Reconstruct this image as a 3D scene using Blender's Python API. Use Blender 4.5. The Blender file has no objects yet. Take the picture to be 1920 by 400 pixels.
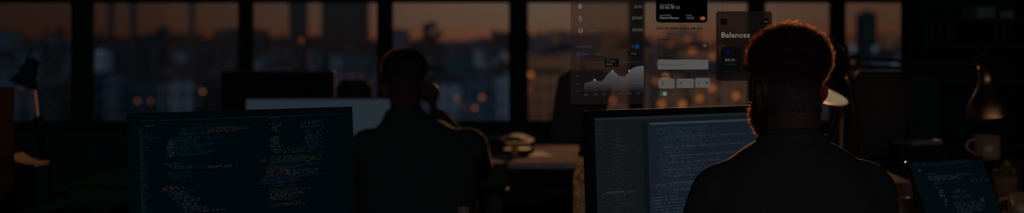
import bpy, bmesh, math, random
import numpy as np
from mathutils import Vector, Matrix, Euler
C = bpy.context.scene.collection
F, HOR, CH = 2318.0, 100.0, 1.25          # focal length in px, horizon row, camera height
R = math.radians
V = Vector

def at(px, py, Y): return V(((px-960)/F*Y, Y, CH+(HOR-py)/F*Y))
def xat(px, Y): return (px-960)/F*Y
def zat(py, Y): return CH+(HOR-py)/F*Y
def lin(c): return tuple((v/255/12.92 if v/255 <= .04045 else ((v/255+.055)/1.055)**2.4) for v in c)

# ---------------------------------------------------------------- materials
def newmat(name):
    m = bpy.data.materials.new(name); m.use_nodes = True
    return m, m.node_tree.nodes, m.node_tree.links
def mat(name, col, rough=.6, metal=0, spec=.5, noise=0, scale=8, bump=0, sss=0, sheen=0):
    m, n, l = newmat(name); b = n['Principled BSDF']
    b.inputs['Base Color'].default_value = (*col, 1); b.inputs['Roughness'].default_value = rough
    b.inputs['Metallic'].default_value = metal; b.inputs['Specular IOR Level'].default_value = spec
    if sss:
        b.inputs['Subsurface Weight'].default_value = sss; b.inputs['Subsurface Radius'].default_value = (1, .16, .06)
        b.inputs['Subsurface Scale'].default_value = .04
    if noise or bump:
        tc = n.new('ShaderNodeTexCoord'); nz = n.new('ShaderNodeTexNoise'); nz.inputs['Scale'].default_value = scale
        nz.inputs['Detail'].default_value = 6; l.new(tc.outputs['Object'], nz.inputs['Vector'])
        if noise:
            r = n.new('ShaderNodeValToRGB'); e = r.color_ramp.elements
            e[0].position = .3; e[1].position = .7
            e[0].color = (*[c*(1-noise) for c in col], 1); e[1].color = (*[min(1, c*(1+noise)) for c in col], 1)
            l.new(nz.outputs['Fac'], r.inputs['Fac']); l.new(r.outputs['Color'], b.inputs['Base Color'])
        if bump:
            bp = n.new('ShaderNodeBump'); bp.inputs['Strength'].default_value = bump; bp.inputs['Distance'].default_value = .01
            l.new(nz.outputs['Fac'], bp.inputs['Height']); l.new(bp.outputs['Normal'], b.inputs['Normal'])
    return m
def emit(name, rgb, k=1.0):
    """self-lit screen / lamp colour, given as sRGB bytes"""
    m, n, l = newmat(name); b = n['Principled BSDF']
    b.inputs['Base Color'].default_value = (0, 0, 0, 1); b.inputs['Roughness'].default_value = .5
    b.inputs['Specular IOR Level'].default_value = 0
    b.inputs['Emission Color'].default_value = (*lin(rgb), 1); b.inputs['Emission Strength'].default_value = k
    return m
def clear(name, tint, gloss=.03, rough=.05, addc=None):
    m, n, l = newmat(name); n.remove(n['Principled BSDF']); out = n['Material Output']
    t = n.new('ShaderNodeBsdfTransparent'); t.inputs['Color'].default_value = (*tint, 1)
    g = n.new('ShaderNodeBsdfGlossy'); g.inputs['Roughness'].default_value = rough; g.inputs['Color'].default_value = (.8, .8, .8, 1)
    x = n.new('ShaderNodeMixShader'); x.inputs['Fac'].default_value = gloss
    l.new(t.outputs[0], x.inputs[1]); l.new(g.outputs[0], x.inputs[2])
    last = x
    if addc:
        e = n.new('ShaderNodeEmission'); e.inputs['Color'].default_value = (*lin(addc), 1); a = n.new('ShaderNodeAddShader')
        l.new(x.outputs[0], a.inputs[0]); l.new(e.outputs[0], a.inputs[1]); last = a
    l.new(last.outputs[0], out.inputs['Surface'])
    return m

# ---------------------------------------------------------------- mesh builder
class MB:
    def __init__(s): s.bm = bmesh.new(); s.mi = 0
    def _tag(s, faces):
        for f in faces: f.material_index = s.mi
    def box(s, x0, x1, y0, y1, z0, z1, M=None):
        pts = [V((x, y, z)) for z in (z0, z1) for y in (y0, y1) for x in (x0, x1)]
        if M: pts = [M @ p for p in pts]
        v = [s.bm.verts.new(p) for p in pts]
        fs = [s.bm.faces.new([v[i] for i in q]) for q in ((0,2,3,1),(4,5,7,6),(0,1,5,4),(2,6,7,3),(0,4,6,2),(1,3,7,5))]
        s._tag(fs); return s
    def rings(s, rings, caps=True, closed=False):
        vs = [[s.bm.verts.new(p) for p in r] for r in rings]; n = len(vs[0]); fs = []
        rr = list(zip(vs, vs[1:])) + ([(vs[-1], vs[0])] if closed else [])
        for a, b in rr:
            for i in range(n):
                fs.append(s.bm.faces.new((a[i], a[(i+1) % n], b[(i+1) % n], b[i])))
        if caps and not closed:
            fs.append(s.bm.faces.new(vs[0][::-1])); fs.append(s.bm.faces.new(vs[-1]))
        s._tag(fs); return s
    def tube(s, pts, rad, seg=12, caps=True, flat=1.0, up=None):
        pts = [V(p) for p in pts]; n = len(pts)
        if not isinstance(rad, (list, tuple)): rad = [rad]*n
        rs = []
        prev = up
        for i, p in enumerate(pts):
            d = (pts[min(i+1, n-1)]-pts[max(i-1, 0)]).normalized()
            ref = V(prev) if prev is not None else (V((0, 0, 1)) if abs(d.z) < .9 else V((1, 0, 0)))
            u = ref - d*ref.dot(d)
            if u.length < 1e-4: u = d.orthogonal()
            u.normalize(); w = d.cross(u); prev = u
            rs.append([p+(w*math.cos(a)+u*math.sin(a)*flat)*rad[i] for a in [2*math.pi*k/seg for k in range(seg)]])
        return s.rings(rs, caps)
    def lathe(s, prof, seg=24, M=None, caps=True):
        rs = []
        for r, z in prof:
            ring = [V((r*math.cos(2*math.pi*k/seg), r*math.sin(2*math.pi*k/seg), z)) for k in range(seg)]
            rs.append([M @ p for p in ring] if M else ring)
        return s.rings(rs, caps)
    def poly(s, pts, y=0, M=None):
        v = [s.bm.verts.new((M @ V((x, y, z))) if M else V((x, y, z))) for x, z in pts]
        s._tag([s.bm.faces.new(v)]); return s
    def prism(s, pts, y0, y1, M=None):
        a = [V((x, y0, z)) for x, z in pts]; b = [V((x, y1, z)) for x, z in pts]
        if M: a = [M @ p for p in a]; b = [M @ p for p in b]
        return s.rings([a, b])
    def ball(s, c, r, seg=16, scale=(1, 1, 1)):
        c = V(c); n = seg//2; rs = []
        for i in range(1, n):
            a = math.pi*i/n
            rs.append([c+V((r*scale[0]*math.sin(a)*math.cos(t), r*scale[1]*math.sin(a)*math.sin(t), -r*scale[2]*math.cos(a))) for t in [2*math.pi*k/seg for k in range(seg)]])
        return s.rings(rs)
    def build(s, name, mats, parent=None, bevel=0, smooth=False, loc=None):
        bmesh.ops.recalc_face_normals(s.bm, faces=s.bm.faces[:])
        me = bpy.data.meshes.new(name); s.bm.to_mesh(me); s.bm.free()
        for m in (mats if isinstance(mats, (list, tuple)) else [mats]): me.materials.append(m)
        if smooth:
            for p in me.polygons: p.use_smooth = True
        o = bpy.data.objects.new(name, me); C.objects.link(o)
        if parent: o.parent = parent
        if loc is not None: o.location = loc
        if bevel:
            b = o.modifiers.new('bevel', 'BEVEL'); b.width = bevel; b.segments = 2; b.limit_method = 'ANGLE'; b.angle_limit = R(40)
        return o
def rrect(x0, x1, z0, z1, r, n=5):
    out = []
    for cx, cz, a0 in ((x1-r, z1-r, 0), (x0+r, z1-r, 90), (x0+r, z0+r, 180), (x1-r, z0+r, 270)):
        for k in range(n+1):
            a = R(a0+90*k/n); out.append((cx+r*math.cos(a), cz+r*math.sin(a)))
    return out

def tag(o, label=None, cat=None, group=None, kind=None):
    for k, v in (('label', label), ('category', cat), ('group', group), ('kind', kind)):
        if v: o[k] = v
    return o
def thing(name, label, cat, loc=(0, 0, 0), rz=0, group=None, rot=None):
    o = bpy.data.objects.new(name, None); C.objects.link(o); o.empty_display_size = .1
    o.location = loc; o.rotation_euler = rot or (0, 0, rz)
    return tag(o, label, cat, group)
def struct(mb, name, m, **k): return tag(mb.build(name, m, **k), kind='structure')

# ---------------------------------------------------------------- palette
M = {}
M['black'] = mat('black_plastic', (.010, .011, .0115), .7, spec=.04)
M['tealblack'] = mat('teal_black_plastic', (.007, .024, .029), .9, spec=0)
M['frame'] = mat('dark_window_frame', (.010, .026, .029), .9, spec=0)
M['wall'] = mat('dark_painted_wall', (.022, .042, .045), .9, spec=0, noise=.2, scale=3)
M['floor'] = mat('dark_concrete_floor', (.035, .036, .038), .6, noise=.3, scale=2)
M['ceil'] = mat('dark_ceiling', (.03, .03, .03), .9)
M['wood'] = mat('brown_wood', (.36, .20, .12), .5, noise=.35, scale=6)
M['wood2'] = mat('dark_brown_wood', (.035, .02, .013), .8, noise=.3, scale=6, spec=0)
M['leg'] = mat('black_steel', (.02, .02, .02), .45, metal=.5)
M['fabric'] = mat('black_chair_fabric', (.05, .044, .041), .95, spec=.03, bump=.3, scale=200)
M['fabric2'] = mat('teal_black_chair_fabric', (.022, .040, .042), .95, spec=.03, bump=.3, scale=200)
M['sweater'] = mat('charcoal_knit', (.025, .026, .0255), .95, bump=.35, scale=160, spec=.05)
M['sweater2'] = mat('black_knit', (.025, .032, .033), .95, bump=.3, scale=120, spec=.05)
M['trousers'] = mat('dark_trousers', (.02, .022, .03), .9)
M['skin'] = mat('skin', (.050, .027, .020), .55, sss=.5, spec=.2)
M['copper'] = mat('dark_bronze_metal', (.55, .29, .14), .30, metal=1, noise=.15, scale=20)
M['orange'] = mat('sunlit_orange_metal', (.85, .40, .17), .45, metal=1)  # sunset light on the far-left lamp arm, put into the metal colour
M['bronze'] = mat('aged_bronze_arm', (.16, .085, .05), .38, metal=1)
M['pane'] = clear('window_glass', (.98, .985, .985), .003, .02)
def hair_mat(name, col, thru, fac):
    m, n, l = newmat(name); b = n['Principled BSDF']; b.inputs['Base Color'].default_value = (*col, 1); b.inputs['Roughness'].default_value = .5; b.inputs['Specular IOR Level'].default_value = .2
    t = n.new('ShaderNodeBsdfRefraction'); t.inputs['Color'].default_value = (*thru, 1); t.inputs['Roughness'].default_value = .55; t.inputs['IOR'].default_value = 1.12
    x = n.new('ShaderNodeMixShader'); x.inputs['Fac'].default_value = fac
    l.new(b.outputs[0], x.inputs[1]); l.new(t.outputs[0], x.inputs[2]); l.new(x.outputs[0], n['Material Output'].inputs['Surface'])
    return m
M['hair'] = hair_mat('brown_hair', (.038, .031, .026), (.95, .62, .36), .45)
M['hair2'] = hair_mat('dark_hair', (.03, .026, .024), (.8, .5, .3), .25)
M['scalp'] = mat('dark_brown_short_hair', (.032, .028, .026), .8, spec=.1)

# ---------------------------------------------------------------- camera, sky, sun
cam = bpy.data.cameras.new('camera'); co = bpy.data.objects.new('camera', cam); C.objects.link(co)
co.location = (0, 0, CH); co.rotation_euler = (R(90), 0, 0)
cam.sensor_width = 36; cam.lens = 36*F/1920; cam.shift_y = -(200-HOR)/1920; cam.clip_end = 9000
cam.dof.use_dof = True; cam.dof.focus_distance = 2.68; cam.dof.aperture_fstop = 2.2; cam.dof.aperture_blades = 0
bpy.context.scene.camera = co
sc = bpy.context.scene
sc.view_settings.view_transform = 'Standard'; sc.view_settings.look = 'None'; sc.view_settings.gamma = 1
sc.view_settings.exposure = 0; sc.view_settings.use_curve_mapping = False
sc.cycles.use_denoising = True; sc.cycles.transparent_max_bounces = 24; sc.cycles.max_bounces = 6
sc.cycles.sample_clamp_indirect = 2

w = bpy.data.worlds.new('dusk_sky_rear_fill'); sc.world = w; w.use_nodes = True
n, l = w.node_tree.nodes, w.node_tree.links
bg = n['Background']; tc = n.new('ShaderNodeTexCoord'); sp = n.new('ShaderNodeSeparateXYZ'); l.new(tc.outputs['Generated'], sp.inputs[0])
def math_(op, a, b=None):
    k = n.new('ShaderNodeMath'); k.operation = op
    for i, v in enumerate((a, b)):
        if v is None: continue
        if isinstance(v, (int, float)): k.inputs[i].default_value = v
        else: l.new(v, k.inputs[i])
    return k.outputs[0]
def ramp(fac, stops):
    k = n.new('ShaderNodeValToRGB'); e = k.color_ramp.elements
    while len(e) > 1: e.remove(e[-1])
    e[0].position = stops[0][0]; e[0].color = (*stops[0][1], 1)
    for p, c in stops[1:]:
        q = e.new(p); q.color = (*c, 1)
    l.new(fac, k.inputs['Fac']); return k.outputs['Color']
el = math_('ADD', math_('MULTIPLY', sp.outputs['Z'], 5.0), .25)      # elevation -0.05 -> 0, 0 -> .25, .05 -> .5, .15 -> 1
skyc = ramp(el, [(0, lin((34, 26, 24))), (.25, lin((70, 44, 34))), (.315, lin((94, 58, 40))), (.37, lin((88, 68, 53))), (.45, lin((86, 71, 60))), (.62, lin((74, 70, 70))), (1, lin((70, 74, 80)))])
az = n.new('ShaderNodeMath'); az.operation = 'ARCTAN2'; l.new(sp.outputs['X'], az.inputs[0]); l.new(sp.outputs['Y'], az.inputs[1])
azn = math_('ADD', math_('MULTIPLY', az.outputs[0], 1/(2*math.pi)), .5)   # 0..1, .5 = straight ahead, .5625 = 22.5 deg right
azc = ramp(azn, [(.0, (9, 9.4, 9.4)), (.25, (1.8, 2.9, 3.2)), (.33, (.25, .33, .36)), (.43, (.14, .135, .15)), (.441, (.20, .165, .175)), (.456, (.31, .25, .255)), (.4656, (.42, .33, .34)), (.478, (.68, .56, .56)), (.4925, (.95, .87, .84)), (.506, (1, 1, 1)), (.525, (.98, .93, .88)), (.546, (.64, .48, .44)), (.565, (.55, .45, .42)), (.66, (.4, .38, .37)), (.75, (2.6, 2.5, 2.4)), (1, (9, 9, 8.8))])  # sky behind the camera raised far above dusk level, added as room fill
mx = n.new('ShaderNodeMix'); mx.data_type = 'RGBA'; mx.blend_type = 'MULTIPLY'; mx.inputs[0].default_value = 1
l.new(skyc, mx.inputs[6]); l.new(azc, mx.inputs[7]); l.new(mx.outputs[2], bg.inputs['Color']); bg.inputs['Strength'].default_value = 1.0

sun = bpy.data.lights.new('setting_sun', 'SUN'); sun.energy = 2.6; sun.color = (1, .50, .22); sun.angle = R(1.2)
so = bpy.data.objects.new('setting_sun', sun); C.objects.link(so)
SA, SE = R(7.0), R(9.5)
sd = V((math.sin(SA)*math.cos(SE), math.cos(SA)*math.cos(SE), math.sin(SE)))
so.rotation_euler = sd.to_track_quat('Z', 'Y').to_euler()

# ---------------------------------------------------------------- the room
WY = 7.6
XL, XR = -4.6, 3.5
CZ = 2.9
struct(MB().box(XL-.1, XR+.1, -1.2, WY+.1, -.1, 0), 'floor', M['floor'])
struct(MB().box(XL-.1, XR+.1, -1.2, WY+.1, CZ, CZ+.1), 'ceiling', M['ceil'])
struct(MB().box(XL-.1, XL, -1.2, WY+.1, 0, CZ), 'wall_left', M['wall'])
struct(MB().box(XR, XR+.1, -1.2, WY+.1, 0, CZ), 'wall_right', M['wall'])
SILL = zat(236, WY)
b = MB(); b.box(XL, XR, WY, WY+.1, 0, SILL-.03)
b.box(xat(1724, WY), XR, WY, WY+.1, SILL-.03, CZ)
struct(b, 'wall_front', M['wall'])
struct(MB().box(XL, xat(1724, WY), WY-.1, WY+.12, SILL-.03, SILL), 'trim_1', M['frame'], bevel=.006)
mull = [(-160, 30), (155, 31), (461, 19), (722, 22), (972, 29), (1193, 22), (1418, 24), (1570, 20), (1713, 22)]
for i, (px, wd) in enumerate(mull):
    x = xat(px, WY); h = wd/F*WY/2
    b = MB(); b.box(x-h, x+h, WY-.06, WY+.06, SILL, CZ)
    b.box(x-h*.45, x+h*.45, WY-.09, WY-.06, SILL, CZ)
    struct(b, 'trim_%d' % (i+2), M['frame'], bevel=.004)
TB0, TB1 = zat(5, WY), zat(-6, WY)
for i in range(len(mull)-1):
    x0 = xat(mull[i][0]+mull[i][1]/2, WY); x1 = xat(mull[i+1][0]-mull[i+1][1]/2, WY)
    t = .022
    b = MB()
    b.box(x0, x1, WY-.04, WY+.04, TB0, TB1)
    b.box(x0, x1, WY-.04, WY+.04, SILL, SILL+.03); b.box(x0, x1, WY-.04, WY+.04, CZ-.05, CZ)
    b.box(x0, x0+t*.5, WY-.03, WY+.03, SILL+.03, TB0); b.box(x1-t*.5, x1, WY-.03, WY+.03, SILL+.03, TB0)
    o = struct(b, 'window_%d' % (i+1), M['frame'])
    p = MB(); p.box(x0+t*.5, x1-t*.5, WY-.004, WY+.004, SILL+.03, TB0); p.box(x0, x1, WY-.004, WY+.004, TB1, CZ-.05)
    p.build('glass_pane', M['pane'], o)

# ---------------------------------------------------------------- the city
GZ = -14.0
struct(MB().box(-2500, 2500, 20, 6000, GZ-1, GZ), 'ground', mat('city_ground', (.03, .034, .04), .95, noise=.5, scale=.02, spec=0))
def facade(name, col):
    m, n_, l_ = newmat(name); b_ = n_['Principled BSDF']; tc_ = n_.new('ShaderNodeTexCoord')
    mp = n_.new('ShaderNodeMapping'); mp.inputs['Rotation'].default_value = (R(90), 0, 0)
    br = n_.new('ShaderNodeTexBrick'); br.offset = 0; br.inputs['Scale'].default_value = 1
    br.inputs['Brick Width'].default_value = 2.4; br.inputs['Row Height'].default_value = 3.0; br.inputs['Mortar Size'].default_value = .55
    br.inputs['Color1'].default_value = (*[c*.35 for c in col], 1); br.inputs['Color2'].default_value = (*[c*.6 for c in col], 1)
    br.inputs['Mortar'].default_value = (*col, 1)
    l_.new(tc_.outputs['Object'], mp.inputs['Vector']); l_.new(mp.outputs[0], br.inputs['Vector']); l_.new(br.outputs['Color'], b_.inputs['Base Color'])
    b_.inputs['Roughness'].default_value = .9; b_.inputs['Specular IOR Level'].default_value = 0
    return m
rnd = random.Random(11)
BL = []
b = MB(); P = []
for i in range(61):
    x = -2400+i*80; P.append((x, 4200+300*math.sin(i*.7), zat(86+5*math.sin(i*.9)+4*math.sin(i*.37+1), 4300)))
b.rings([[V((x, y-400, GZ)), V((x, y, z)), V((x, y+400, GZ))] for x, y, z in P]); struct(b, 'hills', mat('dark_hills', (.015, .018, .022), .95, noise=.3, scale=.01, spec=0))
fac = {}
def fac_of(key, col):
    if key not in fac: fac[key] = facade('facade_'+key, tuple(c*.6 for c in col))
    return fac[key]
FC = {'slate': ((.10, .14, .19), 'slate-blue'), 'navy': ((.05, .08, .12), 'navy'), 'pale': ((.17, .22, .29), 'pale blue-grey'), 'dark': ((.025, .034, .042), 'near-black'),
      'teal': ((.035, .075, .095), 'dark teal'), 'brown': ((.36, .18, .105), 'brown'), 'plum': ((.13, .10, .13), 'plum-grey')}  # brown puts the warm street glow into the facade colour
M['roof'] = mat('dark_roof', (.02, .022, .026), .95, spec=0)
FOOT = []
def free_depth(pc, wpx, D, dmax=40):
    for k in range(60):
        w_ = wpx/F*D; cx = xat(pc, D); d = min(max(w_*.8, 6), dmax)
        if all(cx+w_/2+1.5 < a or cx-w_/2-1.5 > c or D+d+1.5 < e or D-1.5 > f for a, c, e, f in FOOT): break
        D += 6
    FOOT.append((cx-w_/2, cx+w_/2, D, D+d)); return D
def building(x0, x1, top, D, key, label=None, style=0, group='city buildings beyond the windows'):
    D = free_depth((x0+x1)/2, x1-x0, D)
    w_ = (x1-x0)/F*D; cx = xat((x0+x1)/2, D); h = max(zat(top, D)-GZ, 5); d = min(max(w_*.8, 6), 40)
    t = thing('building', label or '%s city block seen through the office windows' % FC[key][1], 'building', (cx, D, GZ), 0, group)
    b_ = MB(); b_.box(-w_/2, w_/2, 0, d, 0, h)
    b_.build('facade', fac_of(key, FC[key][0]), t)
    r_ = MB(); r_.box(-w_/2-.25, w_/2+.25, -.25, d+.25, h, h+.7)
    if style == 1: r_.box(-w_*.2, w_*.25, d*.2, d*.6, h+.7, h+3.0)
    if style == 2: r_.prism([(-w_/2-.3, h+.7), (w_/2+.3, h+.7), (0, h+.7+w_*.28)], -.25, d+.25)
    if style == 3: r_.box(-w_*.05, w_*.05, d*.4, d*.4+w_*.1, h+.7, h+7)
    r_.build('roof', M['roof'], t)
    BL.append((x0, x1, top, D, t, h, cx)); return t
def tree(px, row_top, D, wpx, label):
    D = free_depth(px, wpx*1.3, D); h = zat(row_top, D)-GZ; rad = wpx/F*D/2
    t = thing('tree', label, 'tree', (xat(px, D), D+rad*1.3, GZ), 0, 'trees along the skyline')
    MB().tube([(0, 0, 0), (.2, 0, h*.3), (0, 0, h*.6)], [.6, .45, .25], 8).build('trunk', M['roof'], t)
    b_ = MB(); q = random.Random(int(px))
    for k in range(38):
        a, e, rr = q.uniform(0, 6.28), q.uniform(-.8, 1), q.uniform(.25, .8)
        c = V((math.cos(a)*rad*rr*math.sqrt(1-e*e*.7), math.sin(a)*rad*rr*math.sqrt(1-e*e*.7), h*.68+e*h*.24))
        b_.ball(c, rad*q.uniform(.22, .36), 8)
    b_.build('crown', M['roof'], t)
# far band along the horizon
for i in range(46):
    c = -60+i*48+rnd.uniform(-14, 14); ww = rnd.uniform(40, 95); D = rnd.uniform(1100, 1900)
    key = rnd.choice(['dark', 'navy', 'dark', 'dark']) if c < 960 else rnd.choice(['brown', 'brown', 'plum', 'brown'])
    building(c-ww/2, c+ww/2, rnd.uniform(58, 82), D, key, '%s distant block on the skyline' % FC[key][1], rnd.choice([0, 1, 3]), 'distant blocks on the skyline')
# middle rank
for i in range(40):
    c = -40+i*46+rnd.uniform(-16, 16); ww = rnd.uniform(36, 80); D = rnd.uniform(420, 800)
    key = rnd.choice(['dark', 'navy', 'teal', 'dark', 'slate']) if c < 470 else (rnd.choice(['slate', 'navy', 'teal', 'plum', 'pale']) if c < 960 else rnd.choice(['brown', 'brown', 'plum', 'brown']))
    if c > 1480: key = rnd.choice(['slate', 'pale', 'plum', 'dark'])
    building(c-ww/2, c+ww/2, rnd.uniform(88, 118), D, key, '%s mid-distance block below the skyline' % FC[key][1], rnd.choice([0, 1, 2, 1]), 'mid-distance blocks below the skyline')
# near rank
for i in range(30):
    c = -40+i*62+rnd.uniform(-18, 18); ww = rnd.uniform(42, 84); D = rnd.uniform(190, 330)
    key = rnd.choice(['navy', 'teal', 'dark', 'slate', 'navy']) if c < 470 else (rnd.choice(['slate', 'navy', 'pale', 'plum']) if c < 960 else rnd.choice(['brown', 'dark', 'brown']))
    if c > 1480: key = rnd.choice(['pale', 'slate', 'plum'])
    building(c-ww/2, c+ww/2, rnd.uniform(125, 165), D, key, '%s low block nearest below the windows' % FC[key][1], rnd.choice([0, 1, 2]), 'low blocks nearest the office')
# the ones that stand out
building(541, 573, -40, 520, 'dark', 'near-black slender tower rising out of view behind the dark box', 0)
building(602, 684, -30, 430, 'dark', 'near-black broad tower rising out of view left of the seated man', 1)
building(300, 345, 98, 300, 'slate', 'slate-blue block standing clear in the second pane from the left', 0)
building(172, 200, 92, 360, 'pale', 'small pale block just right of the leftmost thick mullion', 0)
building(640, 705, 104, 340, 'teal', 'dark teal block under the broad tower', 0)
building(1612, 1644, 30, 600, 'dark', 'near-black gabled tower to the right of the bearded man', 2)
for px in (208, 250, 360):
    D = 380; t = thing('mast', 'thin dark mast on the skyline at left, %s' % {208: 'nearest the thick mullion', 250: 'the middle one of three', 360: 'furthest from the thick mullion'}[px], 'mast', (xat(px, D), D, GZ), 0, 'thin masts on the skyline')
    h = zat(-60, D)-GZ
    MB().tube([(0, 0, 0), (0, 0, h)], [1.3, .7], 8).build('pole', M['roof'], t)
    b = MB(); b.box(-2.2, 2.2, -.3, .3, h*.8, h*.8+.6); b.box(-1.6, 1.6, -.3, .3, h*.72, h*.72+.5); b.build('crossarm', M['roof'], t)
tree(296, 33, 210, 52, 'round-crowned dark tree on the skyline in the second pane')
tree(78, 42, 240, 44, 'dark tree on the skyline in the leftmost pane')
tree(803, 24, 190, 62, 'tall dark tree on the skyline above the seated man')
tree(106, 30, 260, 30, 'slim dark tree beside the thick left mullion')
tree(408, 44, 230, 36, 'small dark tree near the second mullion')
tree(925, 44, 230, 40, 'dark tree on the skyline left of the centre mullion')
# lit windows (blurred to discs by the lens)
LITM = {}
def lit(px, py, s, rgb, k):
    best = None
    for x0, x1, top, D, t, h, cx in BL:
        if x0+2 < px < x1-2 and py > top+2 and zat(py, D) > GZ+1.5 and (best is None or D < best[3]): best = (x0, x1, top, D, t, h, cx)
    if not best: return
    x0, x1, top, D, t, h, cx = best
    key = (rgb, k)
    if key not in LITM: LITM[key] = emit('lit_window_%d' % len(LITM), rgb, k)
    p = at(px, py, D-.4); q = s/F*D/2
    MB().box(p.x-cx-q, p.x-cx+q, -.45, -.35, p.z-GZ-q, p.z-GZ+q).build('lit_window', LITM[key], t)
AM, YE, RE = (255, 150, 70), (255, 205, 120), (255, 150, 115)
for px, py, s, c, k in [(258, 190, 5, RE, .22), (282, 190, 6, RE, .12), (380, 172, 5, (255, 170, 110), .35), (565, 76, 4, AM, .35), (857, 185, 5, RE, .3), (904, 183, 6, AM, .34), (890, 203, 6, RE, .3), (868, 199, 5, (140, 120, 220), .3),
        (995, 140, 7, AM, .5), (990, 168, 5, AM, .3), (1165, 150, 12, YE, .75), (1165, 168, 10, AM, .6), (1150, 188, 8, RE, .5), (1275, 134, 11, YE, .8), (1248, 146, 8, YE, .5), (1232, 152, 9, AM, .45),
        (1298, 95, 11, AM, .28), (1256, 86, 10, AM, .18), (1336, 106, 9, AM, .35), (1240, 120, 9, AM, .2), (1290, 76, 8, AM, .3), (1352, 92, 9, AM, .45), (1322, 128, 8, AM, .35), (1335, 165, 8, AM, .5), (1312, 185, 8, AM, .5), (1100, 187, 8, AM, .3), (1128, 194, 8, RE, .5), (1345, 60, 7, YE, .4),
        (1380, 180, 8, AM, .5), (1240, 195, 8, AM, .5), (1280, 196, 8, AM, .6), (640, 124, 8, (110, 160, 220), .15), (188, 99, 8, (150, 175, 210), .12), (1600, 92, 10, (200, 210, 255), .10), (1660, 100, 12, (200, 210, 255), .10), (1680, 118, 10, (200, 210, 255), .12), (1640, 92, 8, (200, 210, 255), .1)]:
    lit(px, py, s, c, k)

# ---------------------------------------------------------------- desks
DZ = .74
def desk(name, label, x0, x1, y0, y1, top, legm, z=DZ, rz=0, thick=.03):
    cx, cy = (x0+x1)/2, (y0+y1)/2; hx, hy = (x1-x0)/2, (y1-y0)/2
    t = thing(name, label, 'desk', (cx, cy, 0), rz)
    MB().box(-hx, hx, -hy, hy, z-thick, z).build('desk_top', top, t, bevel=.004)
    MB().box(-hx+.05, hx-.05, hy-.09, hy-.06, z-thick-.28, z-thick).build('modesty_panel', legm, t)
    for sx in (-1, 1):
        for sy in (-1, 1):
            MB().box(sx*(hx-.05)-.025, sx*(hx-.05)+.025, sy*(hy-.05)-.025, sy*(hy-.05)+.025, 0, z-thick).build('leg', legm, t, bevel=.003)
    return t
M['desk_gloss'] = mat('brown_lacquered_wood', (.44, .35, .34), .8, noise=.3, scale=5, spec=0)
desk('desk', 'dark desk under the bright code monitor and the laptop',   .125, 2.35, 2.90, 4.55, M['wood2'], M['leg'])
desk('desk', 'black desk carrying the dim code monitor at left', -1.38, .02, 2.55, 3.55, M['tealblack'], M['leg'])
desk('desk', 'dark desk the seated man in black leans on', -1.75, -.02, 4.72, 5.72, M['tealblack'], M['leg'])
desk('desk', 'warm brown desk lit by the sunset behind the black chair', .0-.30, .62, 5.76, 6.85, M['desk_gloss'], M['leg'])
desk('desk', 'low dark desk at far left under the thin lamp', -2.6, -1.38, 3.95, 4.68, M['tealblack'], M['leg'])

# ---------------------------------------------------------------- monitors
def char_rows(b, blocks, u, rnd_):
    """rows of tiny glyph marks; blocks = (x0,x1,y0,y1, row step, material index, density, indent slope)"""
    for x0, x1, y0, y1, st, mi, den, ind, *rest in blocks:
        y = y0; k = 0
        cw, chh = (rest[0], rest[1]) if rest else (1.7, 1.7)
        while y <= y1:
            xs = x0+ind*k+rnd_.choice([0, 0, 3, 6]); xe = x1-rnd_.uniform(0, .45)*(x1-x0)*(1 if ind == 0 else .4)
            if ind: xe = xs+(x1-x0)*rnd_.uniform(.5, 1)
            x = xs
            while x < xe:
                wl = rnd_.randint(2, 9)
                for j in range(wl):
                    if x >= xe: break
                    if rnd_.random() < den:
                        b.mi = mi; hh = chh*rnd_.uniform(.6, 1)
                        b.poly([u(x, y), u(x+cw*.72, y), u(x+cw*.72, y-hh), u(x, y-hh)][::-1], y=-.0035)
                    x += cw
                x += cw*rnd_.choice([1, 1, 2])
            y += st; k += 1

def monitor(name, label, corner, Yl, yaw, tilt, W, H, bez, casem, screenm, stand=True):
    """corner = (px,py) of the top left outer corner at depth Yl; the empty sits at the stand's base on the desk"""
    tl = at(corner[0], corner[1], Yl)
    Rm = Matrix.Rotation(yaw, 4, 'Z') @ Matrix.Rotation(-tilt, 4, 'X')      # leans back
    cen = tl - Rm @ V((-W/2, 0, H/2))
    t = thing(name, label, 'monitor', (cen.x, cen.y, DZ))
    T = Matrix.Translation((0, 0, cen.z-DZ)) @ Rm
    def put(o): o.matrix_local = T; return o
    body = MB(); body.prism(rrect(-W/2, W/2, -H/2, H/2, .008), 0, .022); body.prism(rrect(-W*.3, W*.3, -H*.3, H*.3, .02), .022, .05)
    put(body.build('housing', casem, t, bevel=.002))
    bz = MB()
    for x0, x1, z0, z1 in ((-W/2, W/2, H/2-bez, H/2), (-W/2, W/2, -H/2, -H/2+bez*1.4), (-W/2, -W/2+bez, -H/2+bez*1.4, H/2-bez), (W/2-bez, W/2, -H/2+bez*1.4, H/2-bez)):
        bz.box(x0, x1, -.004, 0, z0, z1)
    put(bz.build('bezel', casem, t))
    s = MB(); s.box(-W/2+bez, W/2-bez, -.002, 0, -H/2+bez*1.4, H/2-bez)
    scr = put(s.build('screen', screenm, t))
    back = Rm @ V((0, .05, -.02)); zc = cen.z-DZ
    st = MB(); st.box(back.x-.03, back.x+.03, back.y, back.y+.03, .012, zc+back.z+.05)
    st.build('stand_neck', casem, t, bevel=.004)
    MB().prism(rrect(back.x-.13, back.x+.13, back.y-.12, back.y+.10, .03), 0, .012, Matrix(((1, 0, 0, 0), (0, 0, 1, 0), (0, 1, 0, 0), (0, 0, 0, 1)))).build('stand_foot', casem, t)
    return t, T, scr

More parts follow.
